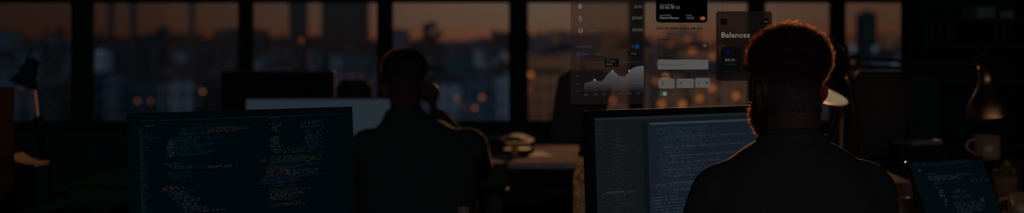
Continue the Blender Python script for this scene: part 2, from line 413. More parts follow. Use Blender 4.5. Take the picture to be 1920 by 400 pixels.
# dim code monitor, left
rq = random.Random(5)
W, H = .55, .345
t, T, scr = monitor('monitor', 'dim monitor full of tiny teal and pink code lines at left', (243, 213), 2.66, R(38), R(4), W, H, .016, M['tealblack'], emit('dim_code_screen', (1, 8, 11)))
b = MB()
sx = (W-.032)/(648-262); sz = .00119*1.0
u = lambda px, py: (-W/2+.016+(px-262)*sx, H/2-.016-(py-222)*sz)
blocks = [(264, 640, 224, 226, 4, 5, .35, 0), (275, 300, 233, 236, 4, 1, .5, 0), (375, 380, 232, 236, 3, 2, .6, 0), (330, 380, 240, 248, 4, 0, .5, 0), (378, 476, 241, 249, 3.4, 2, .75, 0), (272, 300, 248, 256, 4, 3, .6, 0), (330, 392, 249, 253, 3, 3, .8, 0),
          (310, 395, 257, 292, 3.2, 0, .75, 0), (375, 418, 258, 262, 4, 0, .7, 0), (310, 322, 262, 292, 3.2, 1, .8, 0), (264, 280, 262, 398, 3.2, 0, .35, 0),
          (305, 340, 304, 309, 3.2, 2, .8, 0), (315, 375, 310, 316, 3.2, 0, .9, 0), (330, 440, 315, 318, 3.4, 3, .7, 0), (310, 352, 321, 331, 3.2, 3, .6, 0), (372, 446, 313, 316, 3, 1, .7, 0),
          (298, 352, 346, 354, 3.0, 2, .85, 0), (352, 382, 350, 352, 3, 3, .8, 0), (305, 350, 356, 392, 3.2, 1, .65, 3), (320, 360, 368, 392, 6, 0, .7, 1.5), (330, 428, 395, 398, 3.4, 1, .7, 0),
          (488, 545, 226, 229, 3.4, 1, .5, 0), (494, 522, 238, 252, 3.4, 1, .5, 0), (553, 602, 235, 250, 3.4, 1, .55, 0), (562, 606, 254, 276, 3.4, 1, .55, 0), (494, 520, 264, 286, 3.2, 1, .65, 0), (556, 602, 278, 290, 3.4, 0, .55, 0), (498, 605, 288, 298, 3.4, 1, .55, 0),
          (474, 490, 303, 312, 3.0, 1, .7, 0), (490, 612, 302, 316, 3.0, 4, .85, 0), (490, 600, 319, 325, 3.2, 3, .8, 0), (486, 560, 323, 338, 3.0, 2, .8, 0), (520, 602, 330, 338, 3.4, 1, .6, 0), (474, 602, 341, 346, 3.2, 3, .8, 0), (474, 560, 347, 353, 3.0, 6, .9, 0),
          (472, 600, 359, 362, 3.2, 3, .8, 0), (490, 600, 365, 371, 3.2, 6, .75, 0), (488, 560, 370, 386, 3.0, 2, .8, 0), (488, 560, 394, 399, 3.2, 1, .65, 0)]
char_rows(b, blocks, u, rq)
o = CL = b.build('code_lines', [emit('code_teal', (11, 36, 43)), emit('code_grey', (40, 41, 42)), emit('code_pink', (44, 33, 34)), emit('code_blue', (10, 31, 49)), emit('code_olive', (28, 38, 28)), emit('code_bar', (10, 26, 34)), emit('code_purple', (34, 23, 40))], t)
o.matrix_local = T
b = MB(); b.poly([u(262, 219), u(648, 219), u(648, 224), u(262, 224)][::-1], y=-.003); b.poly([u(264, 238), u(270, 238), u(270, 500), u(264, 500)][::-1], y=-.003)
b.build('title_bar', emit('dim_bar', (5, 15, 20)), t).matrix_local = T

# bright code monitor, right
W, H = .64, .352
t, T, scr = monitor('monitor', 'bright blue-grey code monitor in front of the bearded man', (1101, 208), 3.0, R(34), R(3), W, H, .018, M['black'], emit('code_screen_panel', (19, 22, 25)))
sx2 = W/(1440-1095); sz2 = 3.05/F
u = lambda px, py: (-W/2+(px-1095)*sx2, H/2-(py-207)*sz2)
b = MB()
b.mi = 0; b.poly([u(1196, 234), u(1428, 234), u(1428, 372), u(1196, 372)][::-1], y=-.0028)
b.poly([u(1194, 372), u(1428, 372), u(1428, 462), u(1194, 462)][::-1], y=-.0028)
b.mi = 1; b.poly([u(1200, 234), u(1428, 234), u(1428, 238), u(1200, 238)][::-1], y=-.0032)
b.mi = 2; b.poly([u(1106, 222), u(1428, 222), u(1428, 225.5), u(1106, 225.5)][::-1], y=-.003)
b.mi = 3; b.poly([u(1186, 232), u(1195, 232), u(1195, 462), u(1186, 462)][::-1], y=-.003)
b.mi = 4; b.poly([u(1120, 359), u(1152, 359), u(1152, 362), u(1120, 362)][::-1], y=-.0034)
b.mi = 5; b.poly([u(1127, 359), u(1136, 359), u(1136, 362), u(1127, 362)][::-1], y=-.0036)
b.build('window_layout', [emit('editor_blue', (21, 28, 37)), emit('editor_bar', (48, 54, 64)), emit('top_bar', (29, 33, 38)), emit('divider', (11, 18, 20)), emit('selected_row', (44, 40, 44)), emit('selected_tag', (56, 28, 32))], t).matrix_local = T
rq = random.Random(8); b = MB()
rows = []
y = 246
while y < 372:
    x0 = rq.choice([1206, 1212, 1216, 1222]); rows.append((x0, x0+rq.uniform(40, 195), y, y, 3, rq.choice([0, 0, 1, 2]), .85, 0, 2.4, 2.0)); y += rq.choice([3.4, 3.4, 4.4])
for yy in (264, 283, 300, 313, 327, 340, 352, 366): rows.append((1215+rq.randint(0, 20), 1418, yy, yy, 3, 1, .95, .01, 2.6, 2.2))
y = 378
while y < 458: rows.append((1198, 1200+rq.uniform(40, 140), y, y, 3, 1, .9, 0, 2.6, 2.2)); y += 6
y = 243
while y < 458:
    x0 = rq.choice([1124, 1128, 1132, 1136]); rows.append((x0, x0+rq.uniform(16, 40), y, y, 3, 3, .8, 0, 2.2, 1.6)); y += 3.6
rows += [(1150, 1178, 362, 366, 3, 4, .8, 0, 2.2, 1.8), (1204, 1212, 366, 366, 3, 1, 1, 0, 2.4, 3), (1108, 1114, 236, 248, 4, 5, .7, 0, 2.4, 2), (1112, 1120, 230, 400, 7, 3, .5, 0, 2.2, 1.8)]
char_rows(b, rows, u, rq)
CL = b.build('code_lines', [emit('code_dull', (34, 42, 51)), emit('code_light', (46, 54, 63)), emit('code_cyan', (32, 48, 58)), emit('list_grey', (34, 35, 39)), emit('list_light', (46, 54, 52)), emit('list_red', (60, 28, 32))], t).matrix_local = T

# pale screen behind the seated man
W, H = .66, .30
t, T, scr = monitor('monitor', 'blank grey-blue screen standing behind the seated man', (459, 184), 5.25, R(6), R(3), W, H, .006, M['black'], emit('pale_blank_screen', (36, 45, 52)))
# dark flat back standing on the same desk
t = thing('monitor', 'black back of a monitor rising above the blank grey screen', 'monitor', (xat(523, 5.6), 5.6, DZ), R(4))
W, H = 210/F*5.6, 74/F*5.6; z0 = zat(207, 5.6)-DZ
b = MB(); b.prism(rrect(-W/2, W/2, z0, z0+H, .012), -.03, 0); b.build('back_cover', M['black'], t, bevel=.004)
b = MB(); b.prism(rrect(-W*.28, W*.28, z0+.02, z0+H*.7, .02), -.055, -.03); b.build('electronics_bulge', M['black'], t, bevel=.004)
MB().box(-.03, .03, -.03, .0, .012, z0).build('stand_neck', M['black'], t)
MB().box(-.12, .12, -.09, .09, 0, .012).build('stand_foot', M['black'], t, bevel=.005)

# ---------------------------------------------------------------- floating display panes
tcache = {}
def text_geo(s):
    if s in tcache: return tcache[s]
    cu = bpy.data.curves.new('tmp_text', 'FONT'); cu.body = s; cu.size = 1; cu.resolution_u = 2
    ob = bpy.data.objects.new('tmp_text', cu); C.objects.link(ob)
    dg = bpy.context.evaluated_depsgraph_get(); dg.update()
    me = bpy.data.meshes.new_from_object(ob.evaluated_get(dg))
    vs = [v.co.copy() for v in me.vertices]; fs = [tuple(p.vertices) for p in me.polygons]
    bpy.data.objects.remove(ob); bpy.data.curves.remove(cu); bpy.data.meshes.remove(me)
    tcache[s] = (vs, fs); return tcache[s]
def put_text(b, s, u, px, py, wpx=None, hpx=6, y=-.006, bold=0):
    """baseline-left at px,py; letters hpx tall (capitals), the line wpx wide"""
    vs, fs = text_geo(s)
    x1 = max(v.x for v in vs); x0 = min(v.x for v in vs); ch = .7
    kx = (wpx/(x1-x0)) if wpx else hpx/ch
    for dx, dy in ([(0, 0)] if not bold else [(0, 0), (bold, 0), (0, bold*.6), (bold, bold*.6)]):
        nv = []
        for v in vs:
            X, Z = u(px+(v.x-x0)*kx+dx, py-v.y*hpx/ch-dy); nv.append(b.bm.verts.new((X, y-dx*.00002-dy*.00003, Z)))
        for f in fs:
            try: ff = b.bm.faces.new([nv[i] for i in f]); ff.material_index = b.mi
            except ValueError: pass
def disc(cx, cy, r, n_=18): return [(cx+r*math.cos(2*math.pi*k/n_), cy+r*math.sin(2*math.pi*k/n_)) for k in range(n_)]
def shape(b, pts, u, y): b.poly([u(*p) for p in pts], y=y)
def pane(label, x0, x1, y0, y1, Y, yaw, glass, rad, frame=None):
    cx, cy = (x0+x1)/2, (y0+y1)/2
    t = thing('hanging_display_panel', label, 'display', at(cx, cy, Y), yaw)
    s = Y/F; c = math.cos(yaw)
    dz = CH+0*Y
    def u(px, py):
        # exact intersection of the pixel ray with the yawed plane, in the plane's own x, z
        o = V(t.location); dx = (px-960)/F
        nx, ny = -math.sin(yaw), math.cos(yaw)
        k = (o.x*nx+o.y*ny)/(dx*nx+ny)
        P = V((dx*k, k, CH+(HOR-py)/F*k))
        d = P-o
        return d.x*math.cos(yaw)+d.y*math.sin(yaw), d.z
    A, B = u(x0, y1), u(x1, y0)
    g = MB(); g.prism(rrect(A[0], B[0], A[1], B[1], rad*s), -.002, .002); g.build('glass_sheet', glass, t)
    for fx in (.12, .88):
        xx = A[0]+(B[0]-A[0])*fx
        MB().tube([(xx, 0, B[1]-.002), (xx, 0, CZ-t.location.z)], .0003, 5).build('suspension_wire', M['leg'], t)
    return t, u
W1, W2, W3 = emit('ui_white', (94, 92, 89)), emit('ui_grey', (74, 72, 69)), emit('ui_dim', (64, 60, 57))
BLU, BLK, DRK = emit('ui_blue', (14, 48, 94)), emit('ui_black', (0, 0, 0)), mat('ui_dark_ink', (.004, .003, .003), .8, spec=0)
Y_L = -.004
TIP = emit('ui_tip', (9, 9, 10))
# pane A: account list and chart
t, u = pane('clear hanging panel with account list and pale wave chart', 1070, 1209, -34, 196, 3.06, R(10), clear('smoked_glass', (.72, .66, .62), .003, .1, (9, 8, 8)), 3)
for s, x, y, wd, h in (('Funds Balance', 1101, 14.5, 32, 5), ('Mutual Funds', 1101, 36, 30, 5), ('Crypto', 1102, 58.5, 16, 5), ('Money Flow', 1081, 89.5, 27, 4.5)):
    b = MB(); put_text(b, s, u, x, y, wd, h); b.build('account_name', W3, t)
for s, x, y, wd, h in (('$5,765', 1188, 15.5, 14, 5.4), ('$134,476', 1184, 36.5, 18.5, 5.4), ('$23,063', 1185, 58.5, 19, 5.4)):
    b = MB(); put_text(b, s, u, x, y, wd, h, bold=.25); b.build('account_amount', W2, t)
b = MB()
shape(b, [(1083, 10.5), (1091, 10.5), (1090, 16.5), (1084, 16.5)], u, Y_L); shape(b, disc(1087, 9.5, 2.6), u, Y_L-.0004)
b.build('basket_icon', W1, t)
b = MB()
ring = lambda cx, cy, r1, r2, n_=20: [([(cx+r*math.cos(2*math.pi*k/n_), cy+r*math.sin(2*math.pi*k/n_)) for r, k in ((r1, j), (r1, j+1), (r2, j+1), (r2, j))]) for j in range(n_)]
for q in ring(1087.5, 37, 3.6, 2.0): shape(b, q, u, Y_L)
shape(b, [(1085.5, 33), (1089.5, 33), (1090.5, 30.5), (1084.5, 30.5)], u, Y_L); b.build('money_bag_icon', W1, t)
b = MB()
for q in ring(1088, 58, 4.2, 1.8): shape(b, q, u, Y_L)
b.build('coin_icon', W1, t)
b = MB(); shape(b, disc(1193.5, 87.5, 4.2), u, Y_L); b.build('blue_button', BLU, t)
b = MB(); shape(b, disc(1083.5, 101.5, 3.3), u, Y_L); b.build('legend_dot', BLU, t)
for s, x, y, wd, h in (('Income', 1089.5, 103, 13, 4), ('Expense', 1114, 103, 14, 4), ('All', 1182, 89, 5, 3.6)):
    b = MB(); put_text(b, s, u, x, y, wd, h); b.build('chart_caption', W3, t)
for y, s in ((117, '5k'), (130, '4k'), (143, '3k'), (156.5, '2k'), (170.5, '1k')):
    b = MB(); put_text(b, s, u, 1080.5, y+1.5, 4, 3.2); b.build('axis_label', W3, t)
for x, y, s in ((1094, 179, 'Jan'), (1112, 178.6, 'Feb'), (1128, 178.2, 'Mar'), (1160, 177, 'Apr'), (1176, 176.6, 'May'), (1192, 176.2, 'Jun')):
    b = MB(); put_text(b, s, u, x, y, 7, 3.4); b.build('axis_label', W3, t)
b = MB()
for k in range(38):
    x = 1094+k*2.8
    shape(b, [(x, 116.4), (x+1.4, 116.4), (x+1.4, 117.4), (x, 117.4)], u, Y_L)
shape(b, [(1094, 156.2), (1202, 155.4), (1202, 156.2), (1094, 157)], u, -.0052); b.build('grid_lines', W3, t)
b = MB(); b.poly([u(*p) for p in [(1133, 110), (1159, 110), (1159, 126), (1133, 126)]], y=-.0045); b.build('tooltip', TIP, t); b = MB(); b.poly([u(*p) for p in [(1177, 96.5), (1197, 96.5), (1197, 105), (1177, 105)]], y=-.0045)
b.build('period_button', TIP, t)
b = MB(); put_text(b, '21 June', u, 1142, 116, 10, 3.2, -.007); put_text(b, '$4,475', u, 1136, 122.5, 11, 4, -.007); b.build('tooltip_text', W2, t); b = MB(); put_text(b, 'Weekly', u, 1181, 102, 11, 3.6, -.007); b.build('period_text', W2, t); b = MB()
for q in ([(1136, 112), (1140, 112), (1140, 112.7), (1136, 112.7)], [(1136, 115.5), (1140, 115.5), (1140, 116.2), (1136, 116.2)]): shape(b, q, u, -.007)
b.build('tooltip_mark', W2, t)
# wave chart: screen graphic fading to clear at its foot
m_, n_, l_ = newmat('chart_fill'); n_.remove(n_['Principled BSDF'])
tc_ = n_.new('ShaderNodeTexCoord'); sp_ = n_.new('ShaderNodeSeparateXYZ'); l_.new(tc_.outputs['Object'], sp_.inputs[0])
mr = n_.new('ShaderNodeMapRange'); z_t, z_b = u(1150, 124)[1], u(1150, 171)[1]
mr.inputs['From Min'].default_value = z_b; mr.inputs['From Max'].default_value = z_t; mr.inputs['To Min'].default_value = .03; mr.inputs['To Max'].default_value = .95
l_.new(sp_.outputs['Z'], mr.inputs['Value'])
t_ = n_.new('ShaderNodeBsdfTransparent'); e_ = n_.new('ShaderNodeEmission'); e_.inputs['Color'].default_value = (*lin((84, 84, 88)), 1)
x_ = n_.new('ShaderNodeMixShader'); l_.new(mr.outputs[0], x_.inputs['Fac']); l_.new(t_.outputs[0], x_.inputs[1]); l_.new(e_.outputs[0], x_.inputs[2]); l_.new(x_.outputs[0], n_['Material Output'].inputs['Surface'])
curve = [(1094, 160), (1100, 155), (1108, 152), (1114, 150.5), (1120, 152), (1126, 152.5), (1131, 149), (1137, 141), (1143, 135.5), (1148, 134.5), (1153, 136), (1158, 141), (1164, 143.5), (1170, 143.5), (1175, 140), (1179, 134), (1185, 128), (1193, 125), (1206, 123.5)]
b = MB()
for (ax, ay), (cx_, cy_) in zip(curve, curve[1:]): shape(b, [(ax, ay), (cx_, cy_), (cx_, 171), (ax, 172)], u, -.005)
b.build('wave_chart', m_, t)
MK = emit('ui_marker', (100, 98, 98))
for p in ((1114, 150), (1147.5, 134), (1179, 133)):
    b = MB(); shape(b, disc(*p, 2.4), u, -.0058); b.build('chart_marker', MK, t)

# pane B: bank card and form
t, u = pane('clear hanging panel with a black bank card and white form fields', 1217, 1346, -70, 196, 3.0, R(8), clear('clear_sheet', (.95, .94, .93), .003, .1, (4, 4, 4)), 3)
b = MB(); A, B = u(1229, 42.5), u(1325.5, -24); b.poly(rrect(A[0], B[0], A[1], B[1], 7*3/F), y=Y_L); b.build('black_card', BLK, t)
for s, x, y, wd, h, bo in (('Account Number', 1236, 10.8, 27, 3.4, 0), ('023 456 789 123', 1236, 16.8, 37, 5.2, .2), ('Account Holder', 1236, 30, 21, 3, 0), ('Eleanora Dawson', 1236, 35.6, 35, 4.4, .25), ('Expiry', 1285.5, 30, 11, 3, 0), ('10/26/28', 1286, 35.8, 14, 4, 0)):
    b = MB(); put_text(b, s, u, x, y, wd, h, bold=bo); b.build('card_text', W1, t)
def emblem(cx, cy, r, kx):
    b = MB(); b.mi = 0; shape(b, disc(cx-r*.55, cy, r), u, -.006); b.mi = 1; shape(b, disc(cx+r*.55, cy, r), u, -.0066)
    b.build('two_disc_emblem', [emit('emblem_red', tuple(int(v*kx) for v in (116, 48, 30))), emit('emblem_amber', tuple(int(v*kx) for v in (122, 92, 70)))], t)
emblem(1315.5, 34.5, 3.3, 1); emblem(1319.5, 86, 2.6, .72)
for s, x, y, wd, h, bo in (('Enter the details to add a new card', 1230.5, 55.5, 84, 5.2, .3), ('Card Number', 1231, 76, 23, 4, .25), ('Name on Card', 1232.5, 109.5, 24, 3.6, .2), ('Expiration Date', 1233, 145, 28, 4, .25), ('CVV', 1303, 143.5, 8, 4, .25)):
    b = MB(); put_text(b, s, u, x, y, wd, h, bold=bo); b.build('form_label', DRK, t)
FLD, FIN = emit('field_white', (83, 81, 80)), emit('field_ink', (52, 51, 52))
m_ = clear('field_shade', (.72, .70, .80), .0, .2)
b = MB(); A, B = u(1232, 95), u(1328, 78.5); b.poly(rrect(A[0], B[0], A[1], B[1], .002), y=Y_L); b.build('card_number_field', m_, t)
b = MB(); A, B = u(1232.5, 130.5), u(1327.5, 112); b.poly(rrect(A[0], B[0], A[1], B[1], .003), y=Y_L); b.build('name_field', FLD, t)
for xa, xb, y0_, y1_ in ((1234, 1264, 148, 166), (1268, 1300, 147.5, 165.3), (1302.5, 1330, 146.5, 164.3)):
    b = MB(); A, B = u(xa, y1_), u(xb, y0_); b.poly(rrect(A[0], B[0], A[1], B[1], .004), y=Y_L); b.build('date_field', FLD, t)
for s, x, y, wd, h in (('Enter your name here', 1237, 123.3, 45, 4.4), ('1', 1240, 159, 2.5, 5), ('1', 1274, 158.5, 2.5, 5), ('1', 1308, 157.5, 2.5, 5), ('v', 1258, 158.5, 3, 4), ('v', 1292, 158, 3, 4)):
    b = MB(); put_text(b, s, u, x, y, wd, h); b.build('field_text', FIN, t)
b = MB(); shape(b, disc(1324, 155, 1.9), u, -.007); b.build('field_mark', emit('mark_dark', (34, 24, 24)), t)
b = MB(); A, B = u(1235.5, 180.5), u(1249.5, 171.5); b.poly(rrect(A[0], B[0], A[1], B[1], 4.3*3/F), y=Y_L); b.build('green_switch', emit('switch_green', (18, 78, 42)), t)
b = MB(); shape(b, disc(1245.3, 176, 3.9), u, -.006); b.build('switch_knob', emit('switch_white', (106, 116, 110)), t)
b = MB(); put_text(b, 'Save card details', u, 1252, 177.5, 34, 3.6); b.build('switch_label', emit('ui_faint', (48, 42, 40)), t)

# pane C: balances
t, u = pane('smoked hanging panel headed Balances beside the curly hair', 1343, 1447, 21.5, 152, 2.9, R(6), clear('dark_smoked_glass', (.36, .33, .32), .003, .1, (6, 6, 6)), 6)
b = MB(); put_text(b, 'Balances', u, 1351.5, 70.5, 53, 9.8, bold=.2); b.build('heading', emit('ui_heading', (114, 112, 109)), t)
TIL = emit('tile_black', (8, 8, 9))
for xa, xb, ya, yb, r_, nm in ((1351, 1388, 88, 131, .006, 'balance_tile'), (1393, 1430, 88, 131, .006, 'balance_tile'), (1350, 1363, 34.5, 47, .004, 'icon_tile'), (1428, 1441, 34.5, 47, .004, 'icon_tile')):
    b = MB(); A, B = u(xa, yb), u(xb, ya); b.poly(rrect(A[0], B[0], A[1], B[1], r_), y=Y_L); b.build(nm, TIL, t)
b = MB(); put_text(b, '$85.00', u, 1358, 115, 18.5, 5.2, bold=.2); b.build('balance_amount', W2, t)
b = MB(); put_text(b, 'Euro Balance', u, 1358, 121.6, 20, 3.2); b.build('balance_label', emit('ui_faint2', (46, 44, 44)), t)
b = MB(); shape(b, disc(1362, 98.5, 4.6), u, -.006); b.build('blue_badge', emit('badge_blue', (10, 12, 48)), t)
b = MB(); shape(b, disc(1400, 97.5, 4.2), u, -.006); b.build('white_badge', emit('badge_white', (96, 96, 96)), t)
for k in range(3):
    b = MB(); shape(b, disc(1432.3+k*2.2, 41, .8, 10), u, -.006); b.build('menu_dot', W1, t)

# ---------------------------------------------------------------- people
def solid(name, mb, voxel, mats, parent=None, smooth=6, factor=.5):
    ob = mb.build('tmp_solid', mats)
    md = ob.modifiers.new('r', 'REMESH'); md.mode = 'VOXEL'; md.voxel_size = voxel
    if smooth:
        s_ = ob.modifiers.new('s', 'SMOOTH'); s_.iterations = smooth; s_.factor = factor
    dg = bpy.context.evaluated_depsgraph_get(); dg.update()
    me = bpy.data.meshes.new_from_object(ob.evaluated_get(dg)); old = ob.data
    bpy.data.objects.remove(ob); bpy.data.meshes.remove(old)
    me.name = name; me.materials.clear(); me.materials.append(mats)
    for p in me.polygons: p.use_smooth = True
    o = bpy.data.objects.new(name, me); C.objects.link(o)
    if parent: o.parent = parent
    return o
def ell(cx, cy, z, hw, hd, M_=None, seg=28, p=2.0):
    out = []
    for k in range(seg):
        a = 2*math.pi*k/seg; ca, sa = math.cos(a), math.sin(a)
        q = V((cx+hw*math.copysign(abs(ca)**(2/p), ca), cy+hd*math.copysign(abs(sa)**(2/p), sa), z))
        out.append(M_ @ q if M_ else q)
    return out
HEAD = [(.000, .020, .072, .020), (.012, .036, .064, .034), (.03, .048, .052, .050), (.05, .056, .040, .064), (.075, .061, .026, .076), (.10, .066, .012, .088), (.13, .071, .002, .096),
        (.158, .0745, -.004, .099), (.182, .073, -.006, .095), (.202, .064, -.006, .083), (.217, .048, -.006, .064), (.227, .028, -.006, .038), (.231, .010, -.006, .014)]
def spline(pts, n=4):
    pts = [V(p) for p in pts]; out = []
    for i in range(len(pts)-1):
        p0, p1, p2, p3 = pts[max(i-1, 0)], pts[i], pts[i+1], pts[min(i+2, len(pts)-1)]
        for k in range(n):
            t_ = k/n
            out.append(.5*((2*p1)+(p2-p0)*t_+(2*p0-5*p1+4*p2-p3)*t_*t_+(3*p1-p0-3*p2+p3)*t_**3))
    return out+[pts[-1]]
def lerps(vals, n=4):
    out = []
    for a, c in zip(vals, vals[1:]): out += [a+(c-a)*k/n for k in range(n)]
    return out+[vals[-1]]
def limb(mb, pts, rad, n=4, seg=16, flat=1, up=None):
    P, r = spline(pts, n), lerps(rad, n)
    mb.tube(P, r, seg, flat=flat, up=up); mb.ball(P[0], r[0]*.98, 14); mb.ball(P[-1], r[-1]*.98, 14)
def hand(mb, wrist, fw, up, side, curl):
    """fw = towards the fingertips, up = back of the hand, side = direction of the thumb"""
    wrist, fw, up, side = V(wrist), V(fw).normalized(), V(up).normalized(), V(side).normalized()
    limb(mb, [wrist-fw*.01, wrist+fw*.04, wrist+fw*.085], [.024, .036, .038], flat=.42, up=up)
    for k, (o, ln) in enumerate(((.029, .072), (.010, .080), (-.010, .074), (-.028, .058))):
        p = wrist+fw*.078+side*o; pts = [p]; ang = .12
        for s_ in (.42, .33, .25):
            ang += curl; d = fw*math.cos(ang)-up*math.sin(ang)
            pts.append(pts[-1]+d*ln*s_*1.15)
        limb(mb, pts, [.0095, .0088, .008, .0068], n=2, seg=10)
    p = wrist+fw*.028+side*.028
    limb(mb, [p, p+side*.026+fw*.024-up*.006, p+side*.034+fw*.052-up*.014, p+side*.03+fw*.074-up*.02], [.013, .011, .0098, .008], n=2, seg=10)
def person(label, X, Y, chin, yaw, pitch, roll, neck0, rings, arms, legs, swm, hairm, hairlen, beard, ring_tilt=0, seed=1, n_hair=9000, collar=True, thin=0):
    """all coordinates are local to (X, Y, floor); x right, y away from the camera"""
    HM = Matrix.Translation(chin) @ Matrix.Rotation(yaw, 4, 'Z') @ Matrix.Rotation(pitch, 4, 'X') @ Matrix.Rotation(roll, 4, 'Y')
    b = MB()
    hd = lerps([V(h) for h in [tuple(list(h[:3])) for h in HEAD]], 3); dd = lerps([h[3] for h in HEAD], 3)
    tk = lambda z: 1-thin*min(1, max(0, (z-.06)/.06))
    b.rings([ell(0, h[2], h[0]-thin*.05*(h[0] > .2), h[1]*tk(h[0]), d_*tk(h[0]), HM) for h, d_ in zip(hd, dd)])
    H_ = lambda *p: HM @ V(p)
    limb(b, [H_(0, .095, .112), H_(0, .108, .095), H_(0, .114, .078)], [.008, .012, .015], n=2)              # nose
    limb(b, [H_(-.035, .086, .128), H_(0, .096, .127), H_(.035, .086, .128)], [.008, .009, .008], n=2)        # brow
    for zz in (.048, .040): limb(b, [H_(-.022, .088, zz), H_(0, .099, zz), H_(.022, .088, zz)], [.004, .007, .004], n=2)
    for s_ in (-1, 1):                                                                                      # ears
        limb(b, [H_(s_*.066, .004, .056), H_(s_*.076, -.004, .069), H_(s_*.085, -.016, .089), H_(s_*.083, -.016, .106), H_(s_*.071, .002, .109)], [.0068, .007, .007, .007, .0068], n=3, seg=10)
        limb(b, [H_(s_*.068, .0, .069), H_(s_*.075, -.008, .089), H_(s_*.072, -.004, .102)], [.008, .0075, .007], n=2, seg=10)
    n1 = H_(0, -.022, .05)
    limb(b, [V(neck0)+V((0, -.01, -.05)), V(neck0), (V(neck0)+n1)/2, n1, H_(0, -.012, .09)], [.066, .060, .056, .056, .056])
    # body under the clothes
    b.rings([ell(cx, cy, z, hw-.014, hd_-.014, None, 28, 2.4) for z, cx, cy, hw, hd_ in rings])
    for sh, elb, wr, fw, up, side, curl in arms:
        limb(b, [sh, (V(sh)+V(elb))/2, elb], [.045, .042, .036]); limb(b, [elb, V(elb)*.6+V(wr)*.4, wr], [.036, .036, .025])
        hand(b, wr, fw, up, side, curl)
    for hip, kn, an, toe in legs:
        limb(b, [hip, kn], [.07, .05]); limb(b, [kn, V(kn)*.6+V(an)*.4, an], [.05, .05, .035])
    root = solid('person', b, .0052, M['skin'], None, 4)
    root.location = (X, Y, 0); tag(root, label, 'person')
    for s_ in (-1, 1): MB().ball(H_(s_*.030, .072, .108), .0115, 12).build('eye', mat('eye_white', (.5, .5, .5), .2), root, smooth=True)
    # clothes
    b = MB(); b.rings([ell(cx, cy, z, hw, hd_, None, 32, 2.4) for z, cx, cy, hw, hd_ in rings])
    for sh, elb, wr, fw, up, side, curl in arms:
        top = V(sh)
        limb(b, [top+V((-.03 if sh[0] > 0 else .03, 0, .012)), top, top*.6+V(elb)*.4, elb], [.058, .064, .060, .052])
        limb(b, [elb, V(elb)*.6+V(wr)*.4, V(elb)*.04+V(wr)*.96], [.052, .048, .036])
    limb(b, [V(neck0)+V((0, -.005, -.075)), V(neck0)+V((0, -.004, -.03))], [.105, .078])
    sw = solid('sweater', b, .008, swm, root, 8)
    if collar:
        c = MB(); rs = []
        for k in range(36):
            a = 2*math.pi*k/36; rad = V((math.cos(a), math.sin(a)*1.0, 0)); base = V(neck0)+V((0, -.004, -.012+.012*math.cos(a)*0-.012*math.sin(a)))
            rs.append([base+rad*(.070+.007*math.cos(t_))+V((0, 0, .017*math.sin(t_))) for t_ in [2*math.pi*j/8 for j in range(8)]])
        c.rings(rs, closed=True); c.build('collar', swm, sw, smooth=True)
    b = MB()
    for hip, kn, an, toe in legs:
        limb(b, [hip, (V(hip)+V(kn))/2, kn], [.088, .080, .066]); limb(b, [kn, V(kn)*.6+V(an)*.4, V(an)+V((0, 0, .03))], [.066, .062, .052])
    h0, h1 = V(legs[0][0]), V(legs[1][0]); limb(b, [h0, (h0+h1)/2, h1], [.088, .094, .088])
    solid('trousers', b, .012, M['trousers'], root, 5)
    for hip, kn, an, toe in legs:
        c = MB(); d = V(toe)-V(an)
        rs = []
        for f, hw, z1 in ((-.28, .030, .06), (-.1, .038, .085), (.3, .042, .075), (.7, .046, .055), (1.0, .034, .04), (1.08, .012, .025)):
            cx, cy = an[0]+d.x*f, an[1]+d.y*f
            rs.append([V((cx+hw*math.cos(a), cy, .012+z1*.5+z1*.5*math.sin(a))) for a in [2*math.pi*j/14 for j in range(14)]])
        c.rings(rs).build('shoe', M['black'], root, smooth=True)
    # hair and beard strands grown from the scalp
    me = root.data; HI = HM.inverted(); q = random.Random(seed)
    cand, wts, bc, bw = [], [], [], []
    for p in me.polygons:
        h = HI @ p.center; nn = (HI.to_3x3() @ p.normal)
        if not (-.02 < h.z < .24 and abs(h.x) < .083 and -.12 < h.y < .12): continue
        line = .188 if h.y > .062 else (.140 if h.y > .018 else (.135 if abs(h.x) > .058 and h.y > -.028 else .052))
        if h.y < -.02 and h.z < .052: continue
        if h.z > line: cand.append((p.center.copy(), p.normal.copy(), h)); wts.append(p.area)
        if beard and h.y > -.002 and -.012 < h.z < (.075 if h.y > .03 else .125) and nn.z > -.95 and not (h.y > .08 and abs(h.x) < .02 and h.z > .034) and not (h.y > .06 and h.z > .062) and abs(h.x) < .069:
            bc.append((p.center.copy(), p.normal.copy(), h)); bw.append(p.area)
    def strands(name, pts, ws, count, lenf, dirf, m, rad, amp_r=(.15, .5), tw_r=(4, 10)):
        cu = bpy.data.curves.new(name, 'CURVE'); cu.dimensions = '3D'; cu.bevel_depth = rad; cu.bevel_resolution = 0; cu.use_fill_caps = False
        for c0, n0, h in q.choices(pts, ws, k=count):
            L = lenf(h); d = dirf(n0, h).normalized(); s1 = d.orthogonal().normalized(); s2 = d.cross(s1); ph = q.uniform(0, 6.28); amp = L*q.uniform(*amp_r); tw = q.uniform(*tw_r)
            c0 = c0+V((q.uniform(-1, 1), q.uniform(-1, 1), q.uniform(-1, 1)))*.002
            sp_ = cu.splines.new('POLY'); N = 7; sp_.points.add(N-1)
            for i in range(N):
                f = i/(N-1); pt = c0-n0*.001+d*L*f+(s1*math.cos(ph+tw*f)+s2*math.sin(ph+tw*f))*amp*f
                sp_.points[i].co = (*pt, 1); sp_.points[i].radius = 1-.75*f
        cu.materials.append(m); tmp = bpy.data.objects.new('tmp_strands', cu); C.objects.link(tmp)
        dg = bpy.context.evaluated_depsgraph_get(); dg.update(); me_ = bpy.data.meshes.new_from_object(tmp.evaluated_get(dg)); bpy.data.objects.remove(tmp); bpy.data.curves.remove(cu)
        me_.name = name; o_ = bpy.data.objects.new(name, me_); C.objects.link(o_); o_.parent = root; return o_
